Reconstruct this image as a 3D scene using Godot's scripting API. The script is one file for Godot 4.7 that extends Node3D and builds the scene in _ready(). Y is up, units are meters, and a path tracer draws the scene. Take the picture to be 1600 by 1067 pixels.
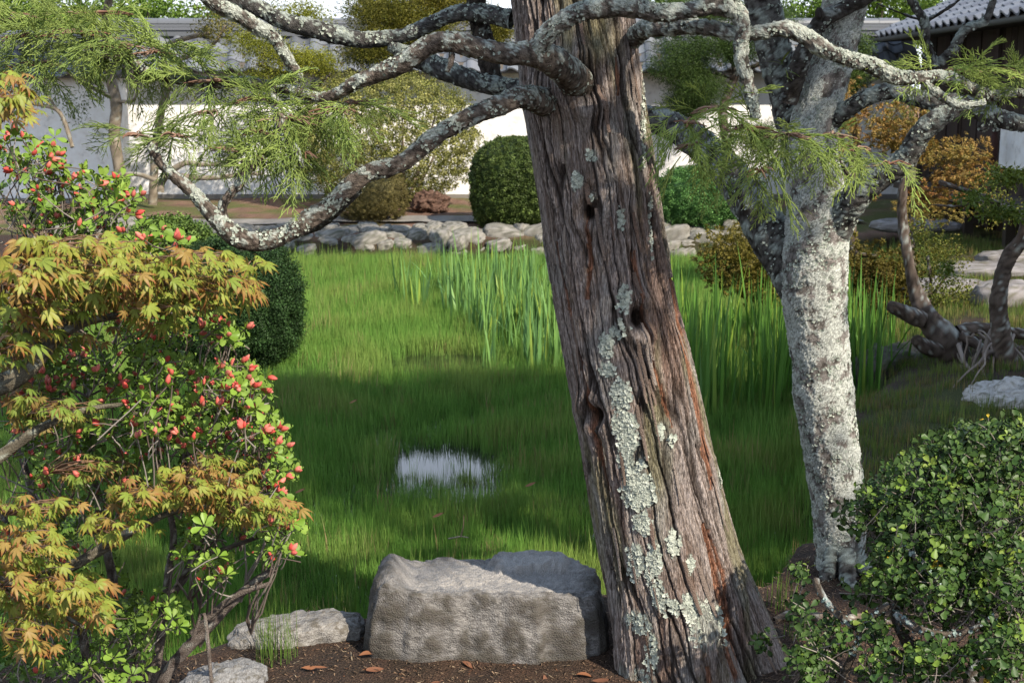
extends Node3D
# A temple-garden pond seen past a leaning cypress.  y up, metres, the eye at x = 0, z = 0 looking along -z.

const FPX := 2140.0          # focal length in pixels of the 1600-pixel wide photograph
const PITCH := 10.2
const EYE := 1.6
const WATER := -0.25
var ca := cos(deg_to_rad(PITCH))
var sa := sin(deg_to_rad(PITCH))
var R := RandomNumberGenerator.new()
var NZ := FastNoiseLite.new()      # smooth noise
var NF := FastNoiseLite.new()      # fractal noise
var NC := FastNoiseLite.new()      # plates
var ND := FastNoiseLite.new()      # distance to the plates' edges
var used := {}
var M := {}
var TX := {}
const SUN := Vector3(0.50, 0.64, 0.58)

# ---------------------------------------------------------------- helpers
# where the sight line through a point of the photograph meets the plane d metres ahead
func W(x: float, y: float, d: float) -> Vector3:
	var X := (x - 800.0) / FPX
	var Y := -(y - 533.5) / FPX
	var k := d / (Y * sa + ca)
	return Vector3(X * k, EYE + (Y * ca - sa) * k, -d)

# where that sight line meets the level h
func G(x: float, y: float, h: float) -> Vector3:
	var X := (x - 800.0) / FPX
	var Y := -(y - 533.5) / FPX
	var k := (h - EYE) / (Y * ca - sa)
	return Vector3(X * k, h, -(Y * sa + ca) * k)

func rf(a: float, b: float) -> float:
	return R.randf_range(a, b)

func rdir() -> Vector3:
	var z := rf(-1, 1)
	var t := rf(0, TAU)
	var q := sqrt(maxf(0.0, 1.0 - z * z))
	return Vector3(q * cos(t), z, q * sin(t))

func sst(a: float, b: float, x: float) -> float:
	return smoothstep(a, b, x)

class MB:
	var v := PackedVector3Array()
	var c := PackedColorArray()
	var i := PackedInt32Array()
	func p(at: Vector3, col := Color(1, 1, 1)) -> int:
		v.append(at)
		c.append(col)
		return v.size() - 1
	func t(a: int, b: int, d: int) -> void:
		i.append(a); i.append(b); i.append(d)
	func q(a: int, b: int, d: int, e: int) -> void:
		i.append(a); i.append(b); i.append(d)
		i.append(a); i.append(d); i.append(e)
	# flat quad with vertices of its own; seen clockwise from its front
	func face(a: Vector3, b: Vector3, d: Vector3, e: Vector3, col := Color(1, 1, 1)) -> void:
		var k := p(a, col)
		p(b, col); p(d, col); p(e, col)
		q(k, k + 1, k + 2, k + 3)
	func box(lo: Vector3, hi: Vector3, col := Color(1, 1, 1)) -> void:
		var a := Vector3(lo.x, lo.y, lo.z); var b := Vector3(hi.x, lo.y, lo.z)
		var d := Vector3(hi.x, hi.y, lo.z); var e := Vector3(lo.x, hi.y, lo.z)
		var f := Vector3(lo.x, lo.y, hi.z); var g := Vector3(hi.x, lo.y, hi.z)
		var h := Vector3(hi.x, hi.y, hi.z); var j := Vector3(lo.x, hi.y, hi.z)
		face(f, j, h, g, col); face(b, d, e, a, col); face(a, e, j, f, col)
		face(g, h, d, b, col); face(j, e, d, h, col); face(a, f, g, b, col)
	func mesh() -> ArrayMesh:
		var n := PackedVector3Array()
		n.resize(v.size())
		for k in range(0, i.size(), 3):
			var a := i[k]; var b := i[k + 1]; var d := i[k + 2]
			var f := (v[d] - v[a]).cross(v[b] - v[a])
			n[a] += f; n[b] += f; n[d] += f
		for k in n.size():
			n[k] = n[k].normalized() if n[k].length_squared() > 1e-24 else Vector3.UP
		var arr := []
		arr.resize(Mesh.ARRAY_MAX)
		arr[Mesh.ARRAY_VERTEX] = v
		arr[Mesh.ARRAY_NORMAL] = n
		arr[Mesh.ARRAY_COLOR] = c
		arr[Mesh.ARRAY_INDEX] = i
		var m := ArrayMesh.new()
		m.add_surface_from_arrays(Mesh.PRIMITIVE_TRIANGLES, arr)
		return m

func numbered(called: String) -> String:
	if not used.has(called):
		used[called] = 0
		return called
	used[called] += 1
	return "%s_%03d" % [called, used[called]]

func tag(o: Node3D, label: String, category: String, group := "", kind := "") -> void:
	o.set_meta("label", label)
	if category: o.set_meta("category", category)
	if group: o.set_meta("group", group)
	if kind: o.set_meta("kind", kind)

func thing(called: String, label: String, category: String, at := Vector3.ZERO, group := "") -> Node3D:
	var o := Node3D.new()
	o.name = numbered(called)
	add_child(o, true)
	o.position = at
	tag(o, label, category, group)
	return o

# one named mesh under a thing; vertices given in world axes are moved to the thing's own
func part(parent: Node3D, called: String, m: Mesh, mt: Material, at := Transform3D()) -> MeshInstance3D:
	var o := MeshInstance3D.new()
	o.name = called
	o.mesh = m
	o.material_override = mt
	o.transform = at
	parent.add_child(o, true)
	return o

func solo(called: String, m: Mesh, mt: Material, label: String, category: String, at := Transform3D(), group := "", kind := "") -> MeshInstance3D:
	var o := MeshInstance3D.new()
	o.name = numbered(called)
	o.mesh = m
	o.material_override = mt
	o.transform = at
	add_child(o, true)
	tag(o, label, category, group, kind)
	return o

func scatter(parent: Node3D, called: String, m: Mesh, mt: Material, xs: Array, cs: PackedColorArray) -> MultiMeshInstance3D:
	var mm := MultiMesh.new()
	mm.transform_format = MultiMesh.TRANSFORM_3D
	mm.use_colors = true
	mm.mesh = m
	mm.instance_count = xs.size()
	for k in xs.size():
		mm.set_instance_transform(k, xs[k])
		mm.set_instance_color(k, cs[k])
	var o := MultiMeshInstance3D.new()
	o.name = called
	o.multimesh = mm
	o.material_override = mt
	o.set_meta("kind", "stuff")
	parent.add_child(o, true)
	return o

func frame(z: Vector3, up: Vector3, s := 1.0) -> Basis:
	z = z.normalized()
	var x := up.cross(z)
	if x.length_squared() < 1e-6:
		x = Vector3(1, 0.01, 0).cross(z)
	x = x.normalized()
	return Basis(x * s, z.cross(x) * s, z * s)

func vary(a: Color, b: Color, v := 0.12) -> Color:
	var q := a.lerp(b, R.randf())
	var k := 1.0 + rf(-v, v)
	return Color(q.r * k, q.g * k, q.b * k)

func mat(called: String, col := Color(1, 1, 1), rough := 0.8, backlight := 0.0, spec := 0.35) -> StandardMaterial3D:
	var m := StandardMaterial3D.new()
	m.resource_name = called
	m.albedo_color = col.linear_to_srgb()
	m.vertex_color_use_as_albedo = true
	m.roughness = rough
	m.metallic_specular = spec
	if backlight > 0.0:
		m.backlight_enabled = true
		m.backlight = Color(backlight, backlight, backlight * 0.5).linear_to_srgb()
	M[called] = m
	return m

func noise_tex(called: String, freq: float, octaves: int, kind := FastNoiseLite.TYPE_SIMPLEX_SMOOTH) -> NoiseTexture2D:
	var n := FastNoiseLite.new()
	n.noise_type = kind
	n.seed = called.hash() % 9999
	n.frequency = freq
	n.fractal_octaves = octaves
	n.fractal_gain = 0.6
	var t := NoiseTexture2D.new()
	t.width = 512
	t.height = 512
	t.seamless = true
	t.noise = n
	TX[called] = t
	return t

func relief(m: StandardMaterial3D, tex: String, scale: float, cm: float) -> StandardMaterial3D:
	m.heightmap_enabled = true
	m.heightmap_texture = TX[tex]
	m.heightmap_scale = cm
	m.uv1_triplanar = true
	m.uv1_world_triplanar = true
	m.uv1_scale = Vector3(scale, scale, scale)
	return m

# fine light and dark grain multiplied into a material's own colour
func grain(called: String, freq: float, low: float) -> void:
	var t := noise_tex(called + "_grain", freq, 4)
	var g := Gradient.new()
	g.offsets = PackedFloat32Array([0.0, 0.35, 0.62, 1.0])
	g.colors = PackedColorArray([Color(low, low, low), Color(low + 0.15, low + 0.14, low + 0.13), Color(0.97, 0.97, 0.97), Color(1, 1, 1)])
	t.color_ramp = g
	M[called].albedo_texture = t

# ---------------------------------------------------------------- curves and tubes
# pts: [x, y, d, r] in photograph pixels and metres ahead, r in pixels -> smooth centre line and radii in metres
func spline(pts: Array, step := 0.012) -> Array:
	var P := []
	var r := []
	for q in pts:
		P.append(W(q[0], q[1], q[2]))
		r.append(q[3] / FPX * q[2])
	return smooth_line(P, r, step)

func smooth_line(P: Array, r: Array, step := 0.012) -> Array:
	var op := PackedVector3Array()
	var orad := PackedFloat32Array()
	for k in P.size() - 1:
		var a: Vector3 = P[maxi(k - 1, 0)]
		var b: Vector3 = P[k]
		var c: Vector3 = P[k + 1]
		var d: Vector3 = P[mini(k + 2, P.size() - 1)]
		var n := maxi(2, int(b.distance_to(c) / step))
		for s in n:
			var t := float(s) / n
			op.append(b.cubic_interpolate(c, a, d, t))
			orad.append(lerpf(r[k], r[k + 1], t) * (1.0 + (0.05 if r[k] > 0.05 else 0.16) * NZ.get_noise_3dv(op[-1] * 55.0)))
	op.append(P[-1])
	orad.append(r[-1])
	return [op, orad]

# style: base, dark, lichen (colours), amt (how much lichen), bump (of the radius), freq
func bark_tube(mb: MB, line: Array, sides: int, st: Dictionary, origin := Vector3.ZERO) -> void:
	var P: PackedVector3Array = line[0]
	var r: PackedFloat32Array = line[1]
	var n := P.size()
	var T := (P[1] - P[0]).normalized()
	var U := T.cross(Vector3(0.3, 0.2, 0.9)).normalized()
	var first := mb.v.size()
	var base: Color = st.base
	var dark: Color = st.dark
	var lich: Color = st.lichen
	var amt: float = st.amt
	var bump: float = st.bump
	var fq: float = st.get("freq", 1.0)
	for k in n:
		var a := P[maxi(k - 1, 0)]
		var b := P[mini(k + 1, n - 1)]
		T = (b - a).normalized()
		U = (U - T * U.dot(T)).normalized()
		var V := T.cross(U)
		var rr := r[k]
		for j in sides:
			var an := TAU * j / sides
			var o := U * cos(an) + V * sin(an)
			var at := P[k] + o * rr
			var n1 := NZ.get_noise_3dv(at * 130.0 * fq)
			var n2 := NF.get_noise_3dv(at * 650.0 * fq)
			var grain := NF.get_noise_3dv(at * 2400.0)
			var lm := NF.get_noise_3dv(at * 240.0 * fq + Vector3(7, 3, 1)) + 0.40 * NF.get_noise_3dv(at * 950.0) + 0.2 * o.y
			lm = sst(0.45 - amt, 0.51 - amt, lm)
			var h: float = bump * (n1 * 0.9 + n2 * 0.7) + lm * st.get("crust", 0.0015) * (0.7 + grain * 1.5)
			var col := dark.lerp(base, clampf(0.5 + n2 * 1.3 + n1 * 0.5 + grain * 0.4, 0, 1))
			col = col.lerp(lich * clampf(0.92 + 1.1 * grain + 0.3 * n2, 0.35, 1.3), lm)
			mb.p(at + o * h - origin, col)
	for k in n - 1:
		for j in sides:
			var a := first + k * sides + j
			var b := first + k * sides + (j + 1) % sides
			mb.q(a, a + sides, b + sides, b)
	var e := mb.p(P[n - 1] + T * r[n - 1] * 0.6 - origin, dark)
	for j in sides:
		mb.t(first + (n - 1) * sides + j, e, first + (n - 1) * sides + (j + 1) % sides)

# lichen flakes on the skin of such a tube
func flakes_on(line: Array, n: int, xs: Array, cs: PackedColorArray, size := 0.007, up := 0.3, origin := Vector3.ZERO) -> void:
	var P: PackedVector3Array = line[0]
	var r: PackedFloat32Array = line[1]
	for q in n:
		var k := R.randi_range(1, P.size() - 2)
		var T := (P[k + 1] - P[k - 1]).normalized()
		var o := (rdir() + Vector3(0, up, 0.25))
		o = (o - T * o.dot(T)).normalized()
		var at := P[k] + o * r[k]
		if NF.get_noise_3dv(at * 150.0) < -0.08:
			continue
		xs.append(Transform3D(frame((o + rdir() * 0.5), rdir(), size * rf(0.5, 1.4)), at + o * 0.001 - origin))
		cs.append(vary(Color(0.27, 0.30, 0.26), Color(0.42, 0.45, 0.39), 0.2))

# simple tapering tube without relief
func twig(mb: MB, P: Array, r0: float, r1: float, col: Color, sides := 5) -> void:
	var n := P.size()
	var T: Vector3 = (P[1] - P[0]).normalized()
	var U := T.cross(Vector3(0.31, 0.22, 0.9)).normalized()
	var first := mb.v.size()
	for k in n:
		T = (P[mini(k + 1, n - 1)] - P[maxi(k - 1, 0)]).normalized()
		U = (U - T * U.dot(T)).normalized()
		var V := T.cross(U)
		var rr := lerpf(r0, r1, float(k) / (n - 1))
		for j in sides:
			var an := TAU * j / sides
			mb.p(P[k] + (U * cos(an) + V * sin(an)) * rr, col)
	for k in n - 1:
		for j in sides:
			var a := first + k * sides + j
			var b := first + k * sides + (j + 1) % sides
			mb.q(a, a + sides, b + sides, b)

func bent(a: Vector3, b: Vector3, n: int, sag: float, wob: float) -> Array:
	var out := []
	var off := rdir() * wob
	for k in n + 1:
		var t := float(k) / n
		out.append(a.lerp(b, t) + (off + Vector3(0, -sag, 0)) * 4.0 * t * (1.0 - t) + (rdir() * wob * 0.3 if k > 0 and k < n else Vector3.ZERO))
	return out

# ---------------------------------------------------------------- leaf meshes: length along +z, face along +y
func oval_leaf(len: float, wid: float, fold: float, curl: float, segs := 3, wide_at := 0.55, col := Color(1, 1, 1), rib := Color(1, 1, 1)) -> ArrayMesh:
	var mb := MB.new()
	oval_into(mb, Transform3D(), len, wid, fold, curl, segs, wide_at, col, rib)
	return mb.mesh()

func oval_into(mb: MB, x: Transform3D, len: float, wid: float, fold: float, curl: float, segs := 3, wide_at := 0.55, col := Color(1, 1, 1), rib := Color(1, 1, 1)) -> void:
	var prev := [-1, -1, -1]
	for k in segs + 1:
		var t := float(k) / segs
		var w := 0.0
		if k > 0 and k < segs:
			w = sin(PI * pow(t, log(0.5) / log(wide_at))) * wid * 0.5
			w = maxf(w, 0.0)
		var y := -curl * t * t
		var m := mb.p(x * Vector3(0, y, len * t), rib)
		if k == 0 or k == segs:
			if k == segs:
				mb.t(prev[0], prev[1], m)
				mb.t(prev[1], prev[2], m)
			prev = [m, m, m]
			continue
		var a := mb.p(x * Vector3(-w, y + fold * w, len * t), col)
		var b := mb.p(x * Vector3(w, y + fold * w, len * t), col)
		if k == 1:
			mb.t(prev[1], m, a) if false else mb.t(prev[1], a, m)
			mb.t(prev[1], m, b)
		else:
			mb.q(prev[0], a, m, prev[1])
			mb.q(prev[1], m, b, prev[2])
		prev = [a, m, b]

# a handful of leaves round a short stem that points along +z
func sprig(n: int, len: float, wid: float, spread: float, reach: float, segs := 2) -> ArrayMesh:
	var mb := MB.new()
	for k in n:
		var t := float(k) / maxf(1, n - 1)
		var an := k * 2.4 + rf(-0.3, 0.3)
		var out := Vector3(cos(an), sin(an), 0) * spread + Vector3(0, 0, rf(0.3, 1.0))
		var at := Vector3(cos(an), sin(an), 0) * 0.15 * len + Vector3(0, 0, reach * t)
		oval_into(mb, Transform3D(frame(out, Vector3(0, 0, 1) + rdir() * 0.3, rf(0.75, 1.15)), at), len, wid, 0.35, 0.15 * len, segs)
	return mb.mesh()

# ball of small leaves for far crowns
func leaf_ball(n: int, rad: float, len: float, wid: float) -> ArrayMesh:
	var mb := MB.new()
	for k in n:
		var d := rdir()
		oval_into(mb, Transform3D(frame(d + rdir() * 0.9, Vector3(0, 1, 0) + rdir() * 0.7, rf(0.7, 1.2)), d * rad * pow(R.randf(), 0.45)), len, wid, 0.3, 0.1 * len, 2)
	return mb.mesh()

func maple_leaf(droop: float, k0: int) -> ArrayMesh:
	var mb := MB.new()
	var lobes := [[0.0, 1.0], [0.62, 0.92], [-0.62, 0.92], [1.22, 0.74], [-1.22, 0.74], [1.9, 0.42], [-1.9, 0.42]]
	var g := Color(1, 1, 1)
	var mid := Color(1.0, 0.98, 0.9)
	var tip := Color(1.1, 0.55, 0.65)
	for l in lobes:
		var a: float = l[0] + rf(-0.07, 0.07)
		var L: float = l[1] * rf(0.92, 1.06)
		var f := Vector3(sin(a), 0, cos(a))
		var s := Vector3(cos(a), 0, -sin(a))
		var dr := droop * rf(0.7, 1.3)
		var base := mb.p(Vector3(0, 0, 0), g)
		var w := 0.105 * L + 0.022
		var m1 := mb.p(f * L * 0.30 + Vector3(0, 0.01 - dr * 0.09, 0), g)
		var a1 := mb.p(f * L * 0.30 - s * w * 0.8 + Vector3(0, 0.035 - dr * 0.09, 0), g)
		var b1 := mb.p(f * L * 0.30 + s * w * 0.8 + Vector3(0, 0.035 - dr * 0.09, 0), g)
		var m2 := mb.p(f * L * 0.58 + Vector3(0, -0.0 - dr * 0.33, 0), g)
		var a2 := mb.p(f * L * 0.56 - s * w + Vector3(0, 0.035 - dr * 0.32, 0), mid)
		var b2 := mb.p(f * L * 0.56 + s * w + Vector3(0, 0.035 - dr * 0.32, 0), mid)
		var e1 := mb.p(f * L * 0.82 - s * w * 0.4 + Vector3(0, 0.01 - dr * 0.64, 0), tip)
		var e2 := mb.p(f * L * 0.82 + s * w * 0.4 + Vector3(0, 0.01 - dr * 0.64, 0), tip)
		var e := mb.p(f * L + s * rf(-0.03, 0.03) + Vector3(0, -dr, 0), tip)
		mb.t(base, a1, m1); mb.t(base, m1, b1)
		mb.q(m1, a1, a2, m2); mb.q(m1, m2, b2, b1)
		mb.q(m2, a2, e1, e2); mb.t(m2, e2, b2)
		mb.t(e1, e, e2)
	# stalk
	twig(mb, [Vector3(0, 0, 0), Vector3(0, 0.04, -0.25), Vector3(0.02, 0.0, -0.5)], 0.014, 0.012, Color(1.2, 0.45, 0.4), 4)
	return mb.mesh()

# drooping thread-like spray of a cypress: along +z, sinking towards -y
func cypress_spray(len: float, sides: int, droop: float) -> ArrayMesh:
	var mb := MB.new()
	var fresh := Color(1.25, 1.2, 1.1)
	var old := Color(0.8, 0.85, 0.8)
	var rach := []
	for k in 7:
		var t := k / 6.0
		rach.append(Vector3(sin(t * 3.0) * 0.02 * len, -droop * t * t * len, len * t))
	twig(mb, rach, 0.0022, 0.0009, old, 3)
	for k in sides:
		var t := 0.08 + 0.88 * (k + rf(-0.3, 0.3)) / sides
		var at := Vector3(sin(t * 3.0) * 0.02 * len, -droop * t * t * len, len * t)
		var sgn := 1.0 if k % 2 == 0 else -1.0
		var L := len * (0.58 - 0.40 * t) * rf(0.6, 1.35)
		var d := Vector3(sgn * rf(0.35, 0.8), rf(-0.35, 0.25), rf(0.7, 1.0)).normalized()
		var sag := rf(0.05, 0.45)
		var line := []
		for j in 4:
			var u := j / 3.0
			line.append(at + d * L * u + Vector3(0, -sag * u * u * L, 0.1 * u * u * L))
		twig(mb, line, 0.0017, 0.0010, old.lerp(fresh, 0.5), 3)
		var m := R.randi_range(2, 4)
		for j in m:
			var u := 0.25 + 0.7 * (j + rf(-0.2, 0.2)) / m
			var q := at + d * L * u + Vector3(0, -sag * u * u * L, 0.1 * u * u * L)
			var s2 := 1.0 if j % 2 == 0 else -1.0
			var dd := (d + Vector3(d.z, rf(-0.4, 0.3), -d.x) * s2 * rf(0.35, 0.8)).normalized()
			var l2 := L * rf(0.25, 0.5) * (1.15 - 0.5 * u)
			twig(mb, [q, q + dd * l2 * 0.5, q + dd * l2 + Vector3(0, -0.15 * l2, 0)], 0.0016, 0.0009, old.lerp(fresh, rf(0.4, 1.0)), 3)
	return mb.mesh()

func flake_mesh() -> ArrayMesh:
	var mb := MB.new()
	var n := 12
	var c := mb.p(Vector3(0, 0, 0.02), Color(0.75, 0.78, 0.72))
	var inner := []
	var outer := []
	for k in n:
		var a := TAU * k / n
		var w := rf(0.6, 1.3)
		inner.append(mb.p(Vector3(cos(a) * 0.55 * w, sin(a) * 0.55 * w, rf(0.0, 0.22)), Color(0.95, 0.95, 0.92)))
		outer.append(mb.p(Vector3(cos(a + 0.15) * w, sin(a + 0.15) * w, rf(0.28, 0.55) if k % 2 == 0 else rf(-0.1, 0.15)), Color(1.15, 1.15, 1.1) if k % 2 == 0 else Color(0.75, 0.78, 0.72)))
	for k in n:
		var j := (k + 1) % n
		mb.t(c, inner[j], inner[k])
		mb.q(inner[k], inner[j], outer[j], outer[k])
	return mb.mesh()

# boulder: a rounded box whose skin is displaced; half extents e
func boulder(e: Vector3, seed_: int, n: int, sharp: float, rough: float, c0: Color, c1: Color, c2: Color, peak := Vector4(0, 0, 0, 0)) -> ArrayMesh:
	var mb := MB.new()
	var off := Vector3(seed_ * 3.7, seed_ * 1.3, seed_ * 2.1)
	var big := maxf(e.x, maxf(e.y, e.z))
	for f in 6:
		var first := mb.v.size()
		for a in n + 1:
			for b in n + 1:
				var u := 2.0 * a / n - 1.0
				var w := 2.0 * b / n - 1.0
				var p: Vector3
				match f:
					0: p = Vector3(u, w, 1)
					1: p = Vector3(-u, w, -1)
					2: p = Vector3(1, w, -u)
					3: p = Vector3(-1, w, u)
					4: p = Vector3(u, 1, -w)
					_: p = Vector3(u, -1, w)
				var L := pow(pow(absf(p.x), sharp) + pow(absf(p.y), sharp) + pow(absf(p.z), sharp), 1.0 / sharp)
				var s := p / L
				var q := Vector3(s.x * e.x, s.y * e.y, s.z * e.z)
				var dirn := q.normalized()
				var k1 := NZ.get_noise_3dv(q / big * 9.0 * 2.0 + off)
				var k2 := NF.get_noise_3dv(q / big * 40.0 + off)
				var k3 := NF.get_noise_3dv(q * 1500.0 + off)
				var k4 := NF.get_noise_3dv(q * 380.0 + off * 2.0)
				q += dirn * big * rough * (k1 * 1.1 + k2 * 0.5) + dirn * (k3 * 0.0008 + k4 * 0.0036) * minf(1.0, big * 4.0)
				if peak.w > 0.0 and q.y > 0.0:
					q.y += peak.y * exp(-(pow((q.x - peak.x) / peak.w, 2.0) + pow((q.z - peak.z) / (peak.w * 1.6), 2.0)))
				var col := c0.lerp(c1, clampf(0.5 + k3 * 1.2 + k2 * 0.6, 0, 1)).lerp(c2, sst(0.12, 0.4, k4 + k2 * 0.5) * 0.8)
				mb.p(q, col)
		for a in n:
			for b in n:
				var i := first + a * (n + 1) + b
				mb.q(i, i + 1, i + n + 2, i + n + 1)
	return mb.mesh()

# ---------------------------------------------------------------- the lie of the land
func bank_x(d: float) -> float:
	return 1.02 + (d - 4.5) * 0.30 + 0.12 * sin(d * 1.7)

func in_pond(x: float, d: float) -> float:
	var en := 4.12 + 0.30 * sst(0.5, 1.1, x) + 0.45 * exp(-pow((x - 1.10) / 0.15, 2.0)) - 0.5 * (1.0 - sst(-1.0, -0.6, x)) + 0.10 * sin(x * 4.0)
	return sst(en, en + 0.4, d) * (1.0 - sst(15.75, 15.95, d)) * (1.0 - sst(bank_x(d) - 0.25, bank_x(d) + 0.2, x)) * sst(-3.9 - (d - 5.0) * 0.12, -3.5 - (d - 5.0) * 0.12, x)

func ground_h(x: float, z: float) -> float:
	var d := -z
	var o := 0.012 * NF.get_noise_2d(x * 30.0, z * 30.0) + 0.03 * NZ.get_noise_2d(x * 6.0, z * 6.0)
	o += 0.10 * sst(16.4, 20.0, d)
	o += (0.14 * sst(5.0, 7.5, d)) * sst(bank_x(d), bank_x(d) + 0.9, x) * (1.0 - sst(10.0, 13.0, d))
	return lerpf(o, -0.36, in_pond(x, d))

func _ready() -> void:
	R.seed = 20240611
	NZ.noise_type = FastNoiseLite.TYPE_SIMPLEX_SMOOTH
	NZ.seed = 11
	NZ.frequency = 0.1
	NF.noise_type = FastNoiseLite.TYPE_SIMPLEX_SMOOTH
	NF.seed = 23
	NF.frequency = 0.1
	NF.fractal_type = FastNoiseLite.FRACTAL_FBM
	NF.fractal_octaves = 3
	for q in [NC, ND]:
		q.noise_type = FastNoiseLite.TYPE_CELLULAR
		q.seed = 31
		q.frequency = 0.1
		q.fractal_type = FastNoiseLite.FRACTAL_NONE
		q.cellular_jitter = 0.95
	NC.cellular_return_type = FastNoiseLite.RETURN_CELL_VALUE
	ND.cellular_return_type = FastNoiseLite.RETURN_DISTANCE2_SUB
	# camera
	var cam := Camera3D.new()
	cam.name = "camera"
	cam.fov = rad_to_deg(2.0 * atan(533.5 / FPX))
	cam.position = Vector3(0, EYE, 0)
	cam.rotation_degrees = Vector3(-PITCH, 0, 0)
	cam.near = 0.05
	cam.far = 900.0
	var lens := CameraAttributesPhysical.new()
	lens.frustum_focal_length = 12.0 / tan(atan(533.5 / FPX))
	lens.frustum_focus_distance = 4.2
	lens.frustum_near = 0.05
	lens.frustum_far = 900.0
	lens.exposure_aperture = 11.0
	cam.attributes = lens
	add_child(cam)
	cam.current = true
	# sky
	var sky_m := ProceduralSkyMaterial.new()
	sky_m.sky_top_color = Color(0.56, 0.64, 0.76)
	sky_m.sky_horizon_color = Color(0.90, 0.92, 0.95)
	sky_m.sky_curve = 0.22
	sky_m.sky_energy_multiplier = 1.0
	sky_m.ground_bottom_color = Color(0.16, 0.17, 0.12)
	sky_m.ground_horizon_color = Color(0.45, 0.47, 0.42)
	sky_m.sun_angle_max = 4.0
	var sky := Sky.new()
	sky.sky_material = sky_m
	var env := Environment.new()
	env.background_mode = Environment.BG_SKY
	env.sky = sky
	env.ambient_light_source = Environment.AMBIENT_SOURCE_SKY
	env.tonemap_mode = Environment.TONE_MAPPER_LINEAR
	env.tonemap_exposure = 2.05
	env.sdfgi_enabled = true
	env.ssao_enabled = true
	env.ssil_enabled = true
	var we := WorldEnvironment.new()
	we.name = "environment"
	we.environment = env
	add_child(we)
	# sun: over the right shoulder, fairly high
	var sun := DirectionalLight3D.new()
	sun.name = "sun"
	sun.light_energy = 1.25
	sun.light_color = Color(1.0, 0.955, 0.89)
	sun.light_angular_distance = 0.6
	sun.shadow_enabled = true
	add_child(sun)
	sun.look_at_from_position(SUN.normalized() * 50.0, Vector3.ZERO)
	make_materials()
	make_land()
	make_walls()
	make_house()
	make_far_trees()
	make_shrubs()
	make_stone_edge()
	make_pond_plants()
	make_old_trees()
	make_cypress()
	make_lichen_tree()
	make_bank()
	make_azalea()
	make_maple()
	make_holly()

func make_materials() -> void:
	noise_tex("fine", 0.06, 5)
	noise_tex("coarse", 0.02, 5)
	relief(mat("soil", Color(1, 1, 1), 0.95), "fine", 4.0, 1.2)
	relief(mat("stone", Color(1, 1, 1), 0.9), "fine", 5.0, 0.5)
	relief(mat("bark", Color(1, 1, 1), 0.95, 0.0, 0.2), "fine", 7.0, 0.5)
	relief(mat("cypress_bark", Color(1, 1, 1), 0.95, 0.0, 0.2), "fine", 7.0, 1.6)
	M.cypress_bark.uv1_scale = Vector3(9.0, 1.0, 9.0)
	relief(mat("plaster", Color(0.82, 0.82, 0.80), 0.9), "coarse", 0.8, 0.2)
	relief(mat("wood", Color(1, 1, 1), 0.75), "fine", 2.0, 0.15)
	grain("soil", 0.05, 0.5)
	grain("plaster", 0.012, 0.80)
	grain("stone", 0.09, 0.66)
	grain("bark", 0.05, 0.72)
	grain("cypress_bark", 0.05, 0.52)
	mat("lichen", Color(1, 1, 1), 0.95, 0.0, 0.1)
	mat("twig", Color(1, 1, 1), 0.85)
	mat("tile", Color(1, 1, 1), 0.42, 0.0, 0.5)
	mat("leaf", Color(1, 1, 1), 0.5, 0.30)
	mat("glossy_leaf", Color(1, 1, 1), 0.46, 0.14, 0.35)
	mat("soft_leaf", Color(1, 1, 1), 0.6, 0.40)
	mat("grass", Color(1, 1, 1), 0.5, 0.35)
	mat("petal", Color(1, 1, 1), 0.5, 0.3)
	mat("litter", Color(1, 1, 1), 0.85)
	var w := mat("water", Color(0.012, 0.015, 0.008), 0.03, 0.0, 0.6)
	w.vertex_color_use_as_albedo = false

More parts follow.
